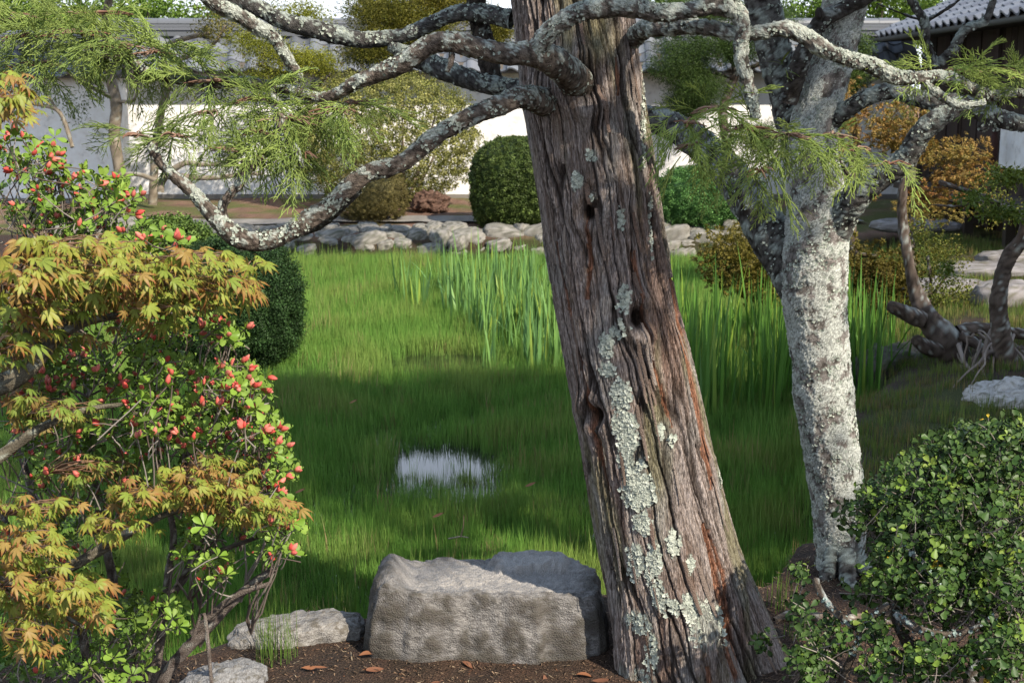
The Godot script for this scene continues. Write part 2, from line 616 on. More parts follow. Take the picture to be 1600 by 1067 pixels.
# ---------------------------------------------------------------- setting
func make_land() -> void:
	var xs := []
	var zs := []
	var x := -14.0
	while x < 14.0:
		xs.append(x)
		x += 0.035 if absf(x) < 2.2 else (0.09 if absf(x) < 4.5 else 0.3)
	xs.append(14.0)
	xs.push_front(-60.0); xs.push_front(-400.0)
	xs.append(60.0); xs.append(400.0)
	var d := -4.0
	while d < 34.0:
		zs.append(-d)
		d += 0.4 if d < 2.6 else (0.03 if d < 5.2 else (0.09 if d < 9.0 else 0.22))
	zs.append(-60.0); zs.append(-420.0)
	zs.push_front(20.0); zs.push_front(200.0)
	var mb := MB.new()
	var needle := Color(0.115, 0.068, 0.045)
	var earth := Color(0.065, 0.046, 0.033)
	var moss := Color(0.085, 0.105, 0.028)
	var mud := Color(0.030, 0.034, 0.014)
	for zz in zs:
		for xx in xs:
			var h := ground_h(xx, zz)
			var dd: float = -zz
			var n := NF.get_noise_2d(xx * 110.0, zz * 110.0)
			var n2 := NF.get_noise_2d(xx * 9.0 + 50.0, zz * 9.0)
			var col := earth.lerp(needle, clampf(0.5 + n * 1.4 + n2, 0, 1))
			if dd > 5.0 and xx > 0.0:
				col = col.lerp(moss, clampf(0.55 + n2 * 2.0, 0, 1) * sst(5.0, 6.5, dd))
			if dd > 15.9:
				col = Color(0.24, 0.14, 0.10).lerp(Color(0.38, 0.235, 0.165), clampf(0.5 + n, 0, 1)).lerp(Color(0.17, 0.19, 0.055), sst(0.0, 0.35, n2 + 0.18 * sst(-2.0, -4.0, xx) + 0.3 * sst(2.0, 4.0, xx)))
			col = col.lerp(mud, in_pond(xx, dd))
			mb.p(Vector3(xx, h, zz), col)
	var nx := xs.size()
	for a in zs.size() - 1:
		for b in nx - 1:
			var i := a * nx + b
			mb.q(i, i + nx, i + nx + 1, i + 1)
	solo("ground", mb.mesh(), M.soil, "brown earth and moss banks round a shallow pond", "", Transform3D(), "", "structure")
	var wb := MB.new()
	wb.face(Vector3(-5.6, WATER, -3.4), Vector3(-5.6, WATER, -16.1), Vector3(5.2, WATER, -16.1), Vector3(5.2, WATER, -3.4))
	solo("pond_water", wb.mesh(), M.water, "still dark pond water showing between the grass", "", Transform3D(), "", "structure")
	# path of pale stone behind the stone edging
	var pb := MB.new()
	var steps := 60
	for k in steps + 1:
		var px := -5.2 + 9.6 * k / steps
		for s in [-17.6, -17.0]:
			var zz: float = s + 0.12 * sin(px * 1.3)
			pb.p(Vector3(px, ground_h(px, zz) + 0.03, zz), Color(0.33, 0.31, 0.28) * (1.0 + 0.4 * NF.get_noise_2d(px * 30.0, zz * 50.0)))
	for k in steps:
		pb.q(k * 2, k * 2 + 2, k * 2 + 3, k * 2 + 1) if false else pb.q(k * 2 + 1, k * 2, k * 2 + 2, k * 2 + 3)
	solo("path", pb.mesh(), M.stone, "pale gravel path behind the pond's stone edging", "", Transform3D(), "", "structure")

func tile_mesh(seed_: int) -> ArrayMesh:
	# a pantile: S-shaped across, 0.285 wide, 0.27 long along +z (down the slope)
	R.seed = 900 + seed_
	var mb := MB.new()
	var n := 8
	var col := vary(Color(0.085, 0.092, 0.105), Color(0.155, 0.165, 0.18), 0.1)
	var lift := rf(-0.004, 0.004)
	var top := []
	var bot := []
	var ed := []
	for k in n + 1:
		var t := float(k) / n
		var y := 0.038 * sin(t * TAU + 0.5) * (1.0 if t < 0.55 else 0.75)
		top.append(mb.p(Vector3((t - 0.5) * 0.30, y, -0.02), col))
		bot.append(mb.p(Vector3((t - 0.5) * 0.30, y + 0.022 + lift, 0.262), col))
		ed.append(mb.p(Vector3((t - 0.5) * 0.30, y - 0.006 + lift, 0.265), col))
	for k in n:
		mb.q(top[k], top[k + 1], bot[k + 1], bot[k])
	var cut := MB.new()
	for k in n:
		var a: Vector3 = mb.v[bot[k]]
		var b: Vector3 = mb.v[bot[k + 1]]
		mb.face(a, b, mb.v[ed[k + 1]], mb.v[ed[k]], col * 1.15)
	return mb.mesh()

func make_walls() -> void:
	var tiles := []
	for k in 6: tiles.append(tile_mesh(k))
	R.seed = 5
	var spec := [
		["garden_wall", "long white plastered garden wall under a grey tiled roof", -5.95, 5.75, -20.3, 1.93, 4, 0.0],
		["garden_wall", "shaded wall section with its own tiled cap behind the pale slim trunk", -9.2, -5.5, -19.5, 1.85, 3, 0.0]]
	for s in spec:
		var x0: float = s[2]
		var x1: float = s[3]
		var z: float = s[4]
		var ht: float = s[5]
		var rows: int = s[6]
		var o := thing(s[0], s[1], "garden wall", Vector3((x0 + x1) / 2, 0, z))
		var hw := (x1 - x0) / 2
		var mb := MB.new()
		mb.box(Vector3(-hw, -0.3, -0.36), Vector3(hw, ht, 0.0))
		part(o, "plaster_face", mb.mesh(), M.plaster)
		mb = MB.new()
		mb.box(Vector3(-hw, -0.3, 0.002), Vector3(hw, 0.16, 0.05), Color(0.30, 0.28, 0.25))
		part(o, "plinth", mb.mesh(), M.stone)
		# roof deck: two slopes
		var run := 0.19 * rows * cos(0.74)
		var rise := 0.19 * rows * sin(0.74)
		var zc := -0.18
		var ez := zc + run + 0.02
		var ey := ht + 0.03
		mb = MB.new()
		var wood := Color(0.10, 0.085, 0.07)
		for q in [1.0, -1.0]:
			var zz: float = zc + q * (run + 0.02)
			if q > 0:
				mb.face(Vector3(-hw - 0.1, ey + rise, zc), Vector3(hw + 0.1, ey + rise, zc), Vector3(hw + 0.1, ey, zz), Vector3(-hw - 0.1, ey, zz), wood)
				mb.face(Vector3(-hw - 0.1, ey - 0.05, zz), Vector3(hw + 0.1, ey - 0.05, zz), Vector3(hw + 0.1, ht - 0.02, zc + 0.1), Vector3(-hw - 0.1, ht - 0.02, zc + 0.1), wood)
				mb.face(Vector3(-hw - 0.1, ey, zz), Vector3(hw + 0.1, ey, zz), Vector3(hw + 0.1, ey - 0.05, zz), Vector3(-hw - 0.1, ey - 0.05, zz), wood)
			else:
				mb.face(Vector3(hw + 0.1, ey + rise, zc), Vector3(-hw - 0.1, ey + rise, zc), Vector3(-hw - 0.1, ey, zz), Vector3(hw + 0.1, ey, zz), Color(0.16, 0.17, 0.18))
		for q in [-1.0, 1.0]:
			var xx: float = q * (hw + 0.1)
			var a := mb.p(Vector3(xx, ey + rise, zc), wood)
			var b := mb.p(Vector3(xx, ey - 0.05, ez), wood)
			var c := mb.p(Vector3(xx, ey - 0.05, 2.0 * zc - ez), wood)
			if q > 0: mb.t(a, b, c) if false else mb.t(a, c, b)
			else: mb.t(a, b, c)
		var roof := part(o, "roof", mb.mesh(), M.wood)
		var cols := int((2.0 * hw + 0.2) / 0.285)
		for r in rows:
			for c in cols:
				var t := (r + 0.0) / rows
				var at := Vector3(-hw - 0.1 + 0.285 * (c + 0.5), ey + rise * (1.0 - t) + 0.03, zc + run * t)
				part(roof, "tile", tiles[R.randi() % 6], M.tile, Transform3D(Basis(Vector3.RIGHT, 0.74 + rf(-0.012, 0.012)), at))
		# ridge: flat courses and round caps
		var rt := Color(0.12, 0.127, 0.14)
		var ridge := part(roof, "ridge", _ridge(hw + 0.1, rt), M.tile, Transform3D(Basis(), Vector3(0, ey + rise + 0.05, zc)))
		var cap := _cap(rt)
		for c in int((2.0 * hw + 0.2) / 0.30):
			part(roof, "ridge_cap", cap, M.tile, Transform3D(Basis(Vector3.UP, rf(-0.02, 0.02)), Vector3(-hw - 0.1 + 0.30 * (c + 0.5), ey + rise + 0.17, zc)))

func _ridge(hw: float, col: Color) -> ArrayMesh:
	var mb := MB.new()
	mb.box(Vector3(-hw, -0.08, -0.13), Vector3(hw, 0.0, 0.13), col * 0.9)
	mb.box(Vector3(-hw, 0.004, -0.15), Vector3(hw, 0.045, 0.15), col * 1.1)
	mb.box(Vector3(-hw, 0.05, -0.12), Vector3(hw, 0.09, 0.12), col)
	return mb.mesh()

func _cap(col: Color) -> ArrayMesh:
	var mb := MB.new()
	var n := 8
	for s in [-0.152, 0.146]:
		for k in n + 1:
			var a := PI * k / n
			var rr := 0.085 if s < 0 else 0.078
			mb.p(Vector3(s, -0.02 + rr * sin(a), rr * cos(a)), col)
	for k in n:
		mb.q(k, k + n + 1, k + n + 2, k + 1) if false else mb.q(k, k + 1, k + n + 2, k + n + 1)
	return mb.mesh()

func make_house() -> void:
	# a dark timber building whose long side recedes along the garden; its eaves run away from the eye
	var o := thing("timber_house", "dark timber house with deep eaves and grey tiled roof", "house", Vector3(5.8, 0, -17.0))
	var dark := Color(0.035, 0.024, 0.019)
	var mb := MB.new()
	mb.box(Vector3(0.03, -0.2, -2.6), Vector3(5.0, 2.5, 4.5), dark * 0.8)
	part(o, "wall", mb.mesh(), M.wood)
	# upright boards
	var k := 0
	for i in 24:
		var z := -2.6 + 0.2 * i
		var pale := z > 0.5 and z < 2.1
		var w := MB.new()
		var hi := 0.72 if pale else 2.4
		w.box(Vector3(-0.02 - 0.006 * (i % 3), 0.42, z + 0.004), Vector3(0.028, hi, z + 0.19), dark * rf(0.75, 1.6))
		part(o, "board", w.mesh(), M.wood)
		if pale:
			w = MB.new()
			w.box(Vector3(-0.02, 1.38, z + 0.004), Vector3(0.028, 2.4, z + 0.19), dark * rf(0.75, 1.6))
			part(o, "board", w.mesh(), M.wood)
	mb = MB.new()
	mb.box(Vector3(-0.005, 0.76, 0.55), Vector3(0.028, 1.36, 2.25))
	part(o, "plaster_panel", mb.mesh(), M.plaster)
	for z in [0.46, 2.3, -0.9, -2.5]:
		var w := MB.new()
		w.box(Vector3(-0.06, -0.1, z - 0.05), Vector3(0.0285, 2.45, z + 0.05), dark * 1.3)
		part(o, "post", w.mesh(), M.wood)
	# veranda
	mb = MB.new()
	mb.box(Vector3(-0.75, 0.40, -1.2), Vector3(-0.065, 0.47, 4.0), Color(0.07, 0.055, 0.045))
	part(o, "veranda_deck", mb.mesh(), M.wood)
	for z in [-1.1, 0.2, 1.5, 2.8]:
		var w := MB.new()
		w.box(Vector3(-0.70, -0.1, z), Vector3(-0.6, 0.398, z + 0.1), dark)
		part(o, "veranda_post", w.mesh(), M.wood)
	# roof: slope rises to the right of the eaves
	mb = MB.new()
	var ex := -0.55
	var ey := 2.42
	var rows := 9
	var tl := 0.236
	var pitch := 0.42
	var L := rows * tl
	var x2 := ex + L * cos(pitch)
	var y2 := ey + L * sin(pitch)
	mb.face(Vector3(ex, ey, -3.2), Vector3(x2, y2, -3.2), Vector3(x2, y2, 5.0), Vector3(ex, ey, 5.0), dark)
	mb.face(Vector3(ex, ey - 0.07, 5.0), Vector3(0.6, ey - 0.02, 5.0), Vector3(0.6, ey - 0.02, -3.2), Vector3(ex, ey - 0.07, -3.2), dark)
	mb.face(Vector3(ex, ey, -3.2), Vector3(ex, ey, 5.0), Vector3(ex, ey - 0.07, 5.0), Vector3(ex, ey - 0.07, -3.2), dark)
	mb.face(Vector3(x2, y2, -3.2), Vector3(5.2, 2.4, -3.2), Vector3(5.2, 2.4, 5.0), Vector3(x2, y2, 5.0), Color(0.16, 0.17, 0.18))
	var roof := part(o, "roof", mb.mesh(), M.wood)
	var tiles := []
	for q in 4: tiles.append(tile_mesh(q + 20))
	R.seed = 61
	for r in rows:
		for c in 26:
			var t := L - (r + 1) * tl
			var at := Vector3(ex + (t + tl) * cos(pitch), ey + (t + tl) * sin(pitch) + 0.03, -3.0 + 0.285 * c)
			var b := Basis(Vector3(0, 0, 1), Vector3(sin(pitch) * -1.0, cos(pitch), 0), Vector3(-cos(pitch), -sin(pitch), 0))
			part(roof, "tile", tiles[R.randi() % 4], M.tile, Transform3D(b, at))
	# gutter below the eaves
	mb = MB.new()
	var n := 8
	for s in [-3.2, 5.0]:
		for q in n + 1:
			var a := PI + PI * q / n
			mb.p(Vector3(ex - 0.06 + 0.055 * cos(a), ey - 0.03 + 0.055 * sin(a), s), Color(0.10, 0.105, 0.10))
	for q in n:
		mb.q(q, q + 1, q + n + 2, q + n + 1)
	part(o, "gutter", mb.mesh(), M.wood)
	# the lantern-shaped dark vessel that hangs under the eaves
	var lb := MB.new()
	var prof := [[0.0, 0.30], [0.012, 0.30], [0.012, 0.21], [0.05, 0.19], [0.055, 0.17], [0.04, 0.16], [0.075, 0.10], [0.085, 0.0], [0.08, -0.12], [0.05, -0.2], [0.0, -0.21]]
	for q in prof:
		for j in 12:
			lb.p(Vector3(q[0] * 0.62 * cos(TAU * j / 12), q[1] * 0.85, q[0] * 0.62 * sin(TAU * j / 12)), Color(0.05, 0.022, 0.016))
	for q in prof.size() - 1:
		for j in 12:
			lb.q(q * 12 + j, q * 12 + (j + 1) % 12, (q + 1) * 12 + (j + 1) % 12, (q + 1) * 12 + j)
	var hook := []
	hook.append(Vector3(0, 0.28, 0)); hook.append(Vector3(0.0, 0.8, 0)); hook.append(Vector3(0.02, 1.35, 0))
	twig(lb, hook, 0.006, 0.006, dark)
	solo("hanging_lantern", lb.mesh(), M.wood, "dark brown bottle-shaped lantern hanging under the house eaves", "lantern", Transform3D(Basis(), Vector3(5.62, 1.02, -16.1)))

# ---------------------------------------------------------------- trees beyond and along the wall
func crown(parent: Node3D, called: String, lumps: Array, ball: Mesh, per: float, a: Color, b: Color, mt: Material, size := Vector2(0.8, 1.3)) -> void:
	# lumps: [centre, half extents] in the parent's axes
	var xs := []
	var cs := PackedColorArray()
	for l in lumps:
		var e: Vector3 = l[1]
		var tint := vary(a, b, 0.1)
		for k in int(per * (l[2] if l.size() > 2 else 1.0)):
			var d := rdir()
			var rad := pow(R.randf(), 0.36)
			var q: Vector3 = l[0] + Vector3(d.x * e.x, d.y * e.y, d.z * e.z) * rad
			xs.append(Transform3D(Basis(rdir(), rf(0, TAU)).scaled(Vector3.ONE * rf(size.x, size.y)), q))
			cs.append(tint.lerp(vary(a, b, 0.2), 0.5))
	scatter(parent, called, ball, mt, xs, cs)

func make_far_trees() -> void:
	R.seed = 71
	var ball := leaf_ball(46, 0.34, 0.085, 0.05)
	var st := {"base": Color(0.16, 0.135, 0.11), "dark": Color(0.07, 0.055, 0.045), "lichen": Color(0.3, 0.31, 0.27), "amt": 0.1, "bump": 0.012, "freq": 0.4}
	var spec := [
		[60, 26.0, 1.9, 3.2, Color(0.10, 0.17, 0.025), Color(0.15, 0.24, 0.03), "bright spring-green tree beyond the end of the wall"],
		[230, 27.0, 1.6, 3.0, Color(0.12, 0.21, 0.03), Color(0.17, 0.27, 0.04), "fresh yellow-green tree beyond the wall behind the roof's high end"],
		[420, 28.0, 1.4, 2.9, Color(0.11, 0.14, 0.025), Color(0.16, 0.18, 0.03), "olive-yellow round tree showing above the roof ridge"],
		[600, 30.0, 1.5, 2.9, Color(0.06, 0.11, 0.025), Color(0.10, 0.15, 0.03), "mid-green tree behind the ridge beside the leaning trunk"],
		[1080, 28.0, 1.7, 3.1, Color(0.07, 0.12, 0.025), Color(0.11, 0.18, 0.03), "green tree beyond the wall between the two trunks"],
		[1370, 28.5, 1.6, 3.6, Color(0.12, 0.21, 0.03), Color(0.17, 0.27, 0.04), "bright green tree over the wall's low roof beside the house"],
		[1230, 31.0, 2.2, 3.0, Color(0.08, 0.13, 0.03), Color(0.12, 0.19, 0.03), "broad green tree behind the lichen-covered fork beyond the wall"]]
	for s in spec:
		var at := W(s[0], 150, s[1])
		at.y = 0
		var o := thing("garden_tree", s[6], "tree", at, "trees beyond the garden wall")
		var mb := MB.new()
		var r: float = s[2]
		var top: float = s[3]
		bark_tube(mb, smooth_line([Vector3(0, -0.2, 0), Vector3(0.1, 1.2, 0.05), Vector3(-0.05, top, 0)], [0.16, 0.12, 0.05], 0.25), 10, st)
		for k in 5:
			var a := TAU * k / 5.0
			bark_tube(mb, smooth_line([Vector3(0.05, 1.3 + 0.15 * k, 0), Vector3(cos(a) * r * 0.4, top - 0.5, sin(a) * r * 0.4), Vector3(cos(a) * r * 0.8, top + 0.1, sin(a) * r * 0.8)], [0.06, 0.04, 0.015], 0.25), 6, st)
		part(o, "trunk", mb.mesh(), M.bark)
		var lumps := []
		for k in 13:
			var a := k * 2.4
			var q := r * sqrt(k / 13.0)
			lumps.append([Vector3(cos(a) * q, top + rf(-0.7, 0.5) - 0.25 * q, sin(a) * q), Vector3(rf(0.4, 0.7), rf(0.3, 0.5), rf(0.4, 0.7))])
		crown(o, "foliage", lumps, ball, 26, s[4], s[5], M.leaf)

# ---------------------------------------------------------------- shrubs of the far bank
func clipped(called: String, label: String, at: Vector3, e: Vector3, sharp: float, n: int, leaf: Mesh, a: Color, b: Color, mt: Material, lump := 0.06, scale := Vector2(0.8, 1.2), core := 0.88, fuzz := 0.06) -> Node3D:
	# at: middle of the base; e: half extents
	var o := thing(called, label, "shrub", at)
	var xs := []
	var cs := PackedColorArray()
	var c := Vector3(0, e.y, 0)
	var off := at * 3.0
	for k in n:
		var d := rdir()
		var L := pow(pow(absf(d.x), sharp) + pow(absf(d.y), sharp) + pow(absf(d.z), sharp), 1.0 / sharp)
		var s := d / L
		var w := 1.0 + lump * NZ.get_noise_3dv(d * 24.0 + off) * 1.6 - fuzz * absf(R.randfn(0, 1)) + fuzz * 0.5
		var q := c + Vector3(s.x * e.x, s.y * e.y, s.z * e.z) * w
		var nn := Vector3(d.x / e.x, d.y / e.y, d.z / e.z).normalized()
		xs.append(Transform3D(frame(nn + rdir() * 0.75, rdir(), rf(scale.x, scale.y)), q))
		cs.append(vary(a, b, 0.22))
		if R.randf() < 0.05:
			# new shoots that have outgrown the clipping
			xs[-1] = xs[-1].translated((xs[-1].origin - c).normalized() * rf(0.01, 0.045))
			cs[-1] = vary(b * 1.3, b * 1.6, 0.1)
	scatter(o, "foliage", leaf, mt, xs, cs)
	var mb := MB.new()
	if core > 0.0:
		var bm := boulder(e * core, 3, 16, sharp, 0.05, (a + b) * 0.5, a, a)
		part(o, "inner_foliage", bm, mt, Transform3D(Basis(), c))
	for k in 5:
		var t := rf(0, TAU)
		twig(mb, bent(Vector3(cos(t) * 0.06, -0.15, sin(t) * 0.06), Vector3(cos(t) * e.x * 0.6, e.y * 0.9, sin(t) * e.z * 0.6), 4, 0, 0.03), 0.022, 0.008, Color(0.10, 0.08, 0.06))
	part(o, "stem", mb.mesh(), M.twig)
	return o

func make_shrubs() -> void:
	R.seed = 88
	var box_leaf := sprig(7, 0.034, 0.020, 0.9, 0.02)
	var fine_leaf := sprig(8, 0.030, 0.014, 0.7, 0.03)
	var big_leaf := sprig(7, 0.060, 0.028, 0.8, 0.05)
	var yew := sprig(12, 0.030, 0.007, 0.8, 0.05)
	# dark clipped shrub at the pond's near corner
	var p := G(364, 565, -0.15)
	clipped("dark_clipped_shrub", "dark green clipped shrub at the pond edge beside the azalea", Vector3(p.x - 0.02, -0.24, p.z - 0.25), Vector3(0.385, 0.415, 0.38), 2.6, 5200, yew, Color(0.022, 0.050, 0.014), Color(0.045, 0.095, 0.026), M.leaf, 0.13, Vector2(0.8, 1.3), 0.88, 0.05)
	p = W(826, 390, 17.0)
	clipped("clipped_box_shrub", "tall domed box shrub clipped smooth beside the leaning trunk", Vector3(p.x, -0.08, -17.0), Vector3(0.69, 0.575, 0.66), 3.0, 7500, box_leaf, Color(0.045, 0.075, 0.016), Color(0.095, 0.135, 0.032), M.leaf, 0.03, Vector2(0.75, 1.15), 0.93, 0.025)
	p = W(1104, 400, 16.6)
	clipped("low_mound_shrub", "bright green mounded shrub on the far bank between the trunks", Vector3(p.x, -0.12, -16.7), Vector3(0.66, 0.42, 0.6), 2.2, 4200, fine_leaf, Color(0.06, 0.15, 0.035), Color(0.11, 0.23, 0.06), M.leaf, 0.12, Vector2(0.9, 1.5), 0.86, 0.07)
	p = W(265, 385, 13.5)
	clipped("green_round_shrub", "mid green rounded shrub above the azalea's coral buds", Vector3(p.x, ground_h(p.x, -13.5) - 0.02, -13.5), Vector3(0.46, 0.37, 0.42), 2.2, 3000, big_leaf, Color(0.065, 0.12, 0.022), Color(0.13, 0.20, 0.04), M.leaf, 0.12, Vector2(0.7, 1.1), 0.82, 0.1)
	p = W(582, 360, 17.4)
	clipped("twiggy_brown_shrub", "small olive-brown twiggy shrub on the needle-covered mound", Vector3(p.x, 0.0, -17.4), Vector3(0.42, 0.33, 0.4), 2.4, 2600, fine_leaf, Color(0.11, 0.095, 0.03), Color(0.19, 0.16, 0.06), M.leaf, 0.08, Vector2(0.6, 1.0), 0.84, 0.08)
	# the large pale yellow-green shrub
	p = W(600, 310, 19.0)
	var o := clipped("pale_round_shrub", "large loose yellow-green round shrub in front of the white wall", Vector3(p.x, 0.2, -19.0), Vector3(1.22, 0.82, 0.75), 2.3, 5200, big_leaf, Color(0.16, 0.18, 0.04), Color(0.34, 0.33, 0.11), M.soft_leaf, 0.1, Vector2(0.6, 1.0), 0.0, 0.16)
	var mb := MB.new()
	for k in 9:
		var t := rf(0, TAU)
		twig(mb, bent(Vector3(0.25, -0.3, 0), Vector3(cos(t) * 0.9, rf(0.6, 1.3), sin(t) * 0.5), 5, 0, 0.06), 0.03, 0.006, Color(0.20, 0.16, 0.12))
	part(o, "limb", mb.mesh(), M.twig)
	# its leaning skirt of foliage by the mound
	p = W(672, 312, 18.4)
	var st := boulder(Vector3(0.24, 0.14, 0.18), 9, 24, 2.4, 0.32, Color(0.11, 0.065, 0.048), Color(0.20, 0.125, 0.095), Color(0.05, 0.035, 0.025))
	solo("weathered_stump", st, M.bark, "red-brown weathered stump on the mound below the pale shrub", "stump", Transform3D(Basis(), Vector3(p.x, 0.17, -18.4)))

# ---------------------------------------------------------------- stone edging
func make_stone_edge() -> void:
	R.seed = 131
	var kinds := []
	for k in 9:
		kinds.append(boulder(Vector3(1, rf(0.6, 0.9), rf(0.7, 1.0)) * 0.5, 40 + k, 8, rf(2.3, 4.0), 0.16, Color(0.19, 0.18, 0.155), Color(0.37, 0.35, 0.31), Color(0.10, 0.105, 0.07)))
	var o := thing("stone_edging", "dry-laid edging of rounded grey stones along the pond's far side", "stone edging", Vector3(0, 0, -15.95))
	for row in 4:
		var x := -5.6 + row * 0.17
		while x < 3.0:
			var w := rf(0.20, 0.42)
			if row == 1: w = rf(0.24, 0.50)
			if row >= 2: w = rf(0.16, 0.34)
			var h := rf(0.26, 0.36)
			var y: float = [-0.25, -0.07, -0.13, 0.0][row]
			if row >= 2: h *= 0.7
			part(o, "stone", kinds[R.randi() % 9], M.stone, Transform3D(Basis.from_euler(Vector3(rf(-0.2, 0.2), rf(-0.4, 0.4) + (PI if R.randf() < 0.5 else 0.0), rf(-0.22, 0.22))).scaled_local(Vector3(w * 1.05, h, 0.42)), Vector3(x + w / 2, y + rf(-0.05, 0.05), rf(-0.08, 0.04) - [0.0, 0.12, 0.03, 0.32][row])))
			x += w * 0.92
	# flat stepping stones and boulders on the lit bank by the house
	var spec := [
		[1540, 418, 0.14, Vector3(0.42, 0.06, 0.30), "long flat grey stepping stone on the mossy ground by the house"],
		[1590, 402, 0.14, Vector3(0.35, 0.08, 0.2), "small flat stone beside the long stepping stone"],
		[1430, 350, 0.14, Vector3(0.5, 0.08, 0.25), "low stone at the foot of the house wall"],
		[1575, 470, 0.15, Vector3(0.26, 0.16, 0.2), "grey bank boulder behind the second crooked stem"],
		[1480, 455, 0.1, Vector3(0.35, 0.12, 0.25), "mossy low boulder behind the crooked old trunk"]]
	for s in spec:
		var p := G(s[0], s[1], s[2])
		var m := boulder(s[3], int(s[0]) % 31, 12, 3.0, 0.12, Color(0.22, 0.20, 0.19), Color(0.36, 0.34, 0.33), Color(0.13, 0.125, 0.08))
		solo("bank_stone", m, M.stone, s[4], "stone", Transform3D(Basis(Vector3.UP, rf(-0.3, 0.3)), Vector3(p.x, s[2] - 0.02, p.z)))

# ---------------------------------------------------------------- grass and irises
func tuft(n: int, rad: float, h: float, wid: float) -> ArrayMesh:
	var mb := MB.new()
	for k in n:
		var t := rf(0, TAU)
		var at := Vector3(cos(t), 0, sin(t)) * rad * sqrt(R.randf())
		var L := h * rf(0.5, 1.1)
		var lean := Vector3(rf(-1, 1), 0, rf(-1, 1)) * L * rf(0.04, 0.28)
		var s := Vector3(sin(rf(0, TAU)), 0, cos(rf(0, TAU))).normalized() * wid * 0.5
		var g := rf(0.8, 1.2)
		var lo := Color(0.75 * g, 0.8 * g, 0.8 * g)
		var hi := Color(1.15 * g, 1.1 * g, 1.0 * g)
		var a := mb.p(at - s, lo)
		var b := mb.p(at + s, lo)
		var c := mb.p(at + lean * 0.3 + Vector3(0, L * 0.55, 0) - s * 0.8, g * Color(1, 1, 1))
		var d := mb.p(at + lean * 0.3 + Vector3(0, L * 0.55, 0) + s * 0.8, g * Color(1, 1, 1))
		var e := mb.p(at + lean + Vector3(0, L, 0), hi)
		mb.q(a, c, d, b)
		mb.t(c, e, d)
	return mb.mesh()

func iris_leaf(L: float, wid: float, bend: float) -> ArrayMesh:
	var mb := MB.new()
	var n := 6
	for k in n + 1:
		var t := float(k) / n
		var w := wid * 0.5 * (1.0 - pow(t, 2.2)) + 0.0004
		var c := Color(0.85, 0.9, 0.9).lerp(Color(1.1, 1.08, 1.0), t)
		var q := Vector3(0, L * t * (1.0 - 0.25 * bend * t), bend * L * t * t * 0.6)
		mb.p(q + Vector3(-w, 0, 0), c)
		mb.p(q + Vector3(0, 0, 0.12 * w + 0.001), c * 1.05)
		mb.p(q + Vector3(w, 0, 0), c)
	for k in n:
		var i := k * 3
		mb.q(i, i + 3, i + 4, i + 1)
		mb.q(i + 1, i + 4, i + 5, i + 2)
	return mb.mesh()

func open_water(x: float, d: float) -> float:
	# 0: full grass, 1: bare
	var q := 0.0
	for s in [[-0.34, 6.76, 0.31, 0.30, 0.995], [-0.80, 7.15, 0.16, 0.10, 0.8], [-0.50, 9.3, 0.42, 0.50, 0.94]]:
		var e := pow((x - s[0]) / s[2], 2.0) + pow((d - s[1]) / s[3], 2.0)
		e += 0.6 * NF.get_noise_2d(x * 70.0, d * 50.0)
		q = maxf(q, s[4] * (1.0 - sst(0.75, 1.1, e)))
	return q

var bank_grass: Node3D
func o2_bank() -> Node3D:
	if bank_grass == null:
		bank_grass = thing("bank_grass", "short dark grass and moss tufts covering the shore by the roots", "grass")
		bank_grass.set_meta("kind", "stuff")
	return bank_grass

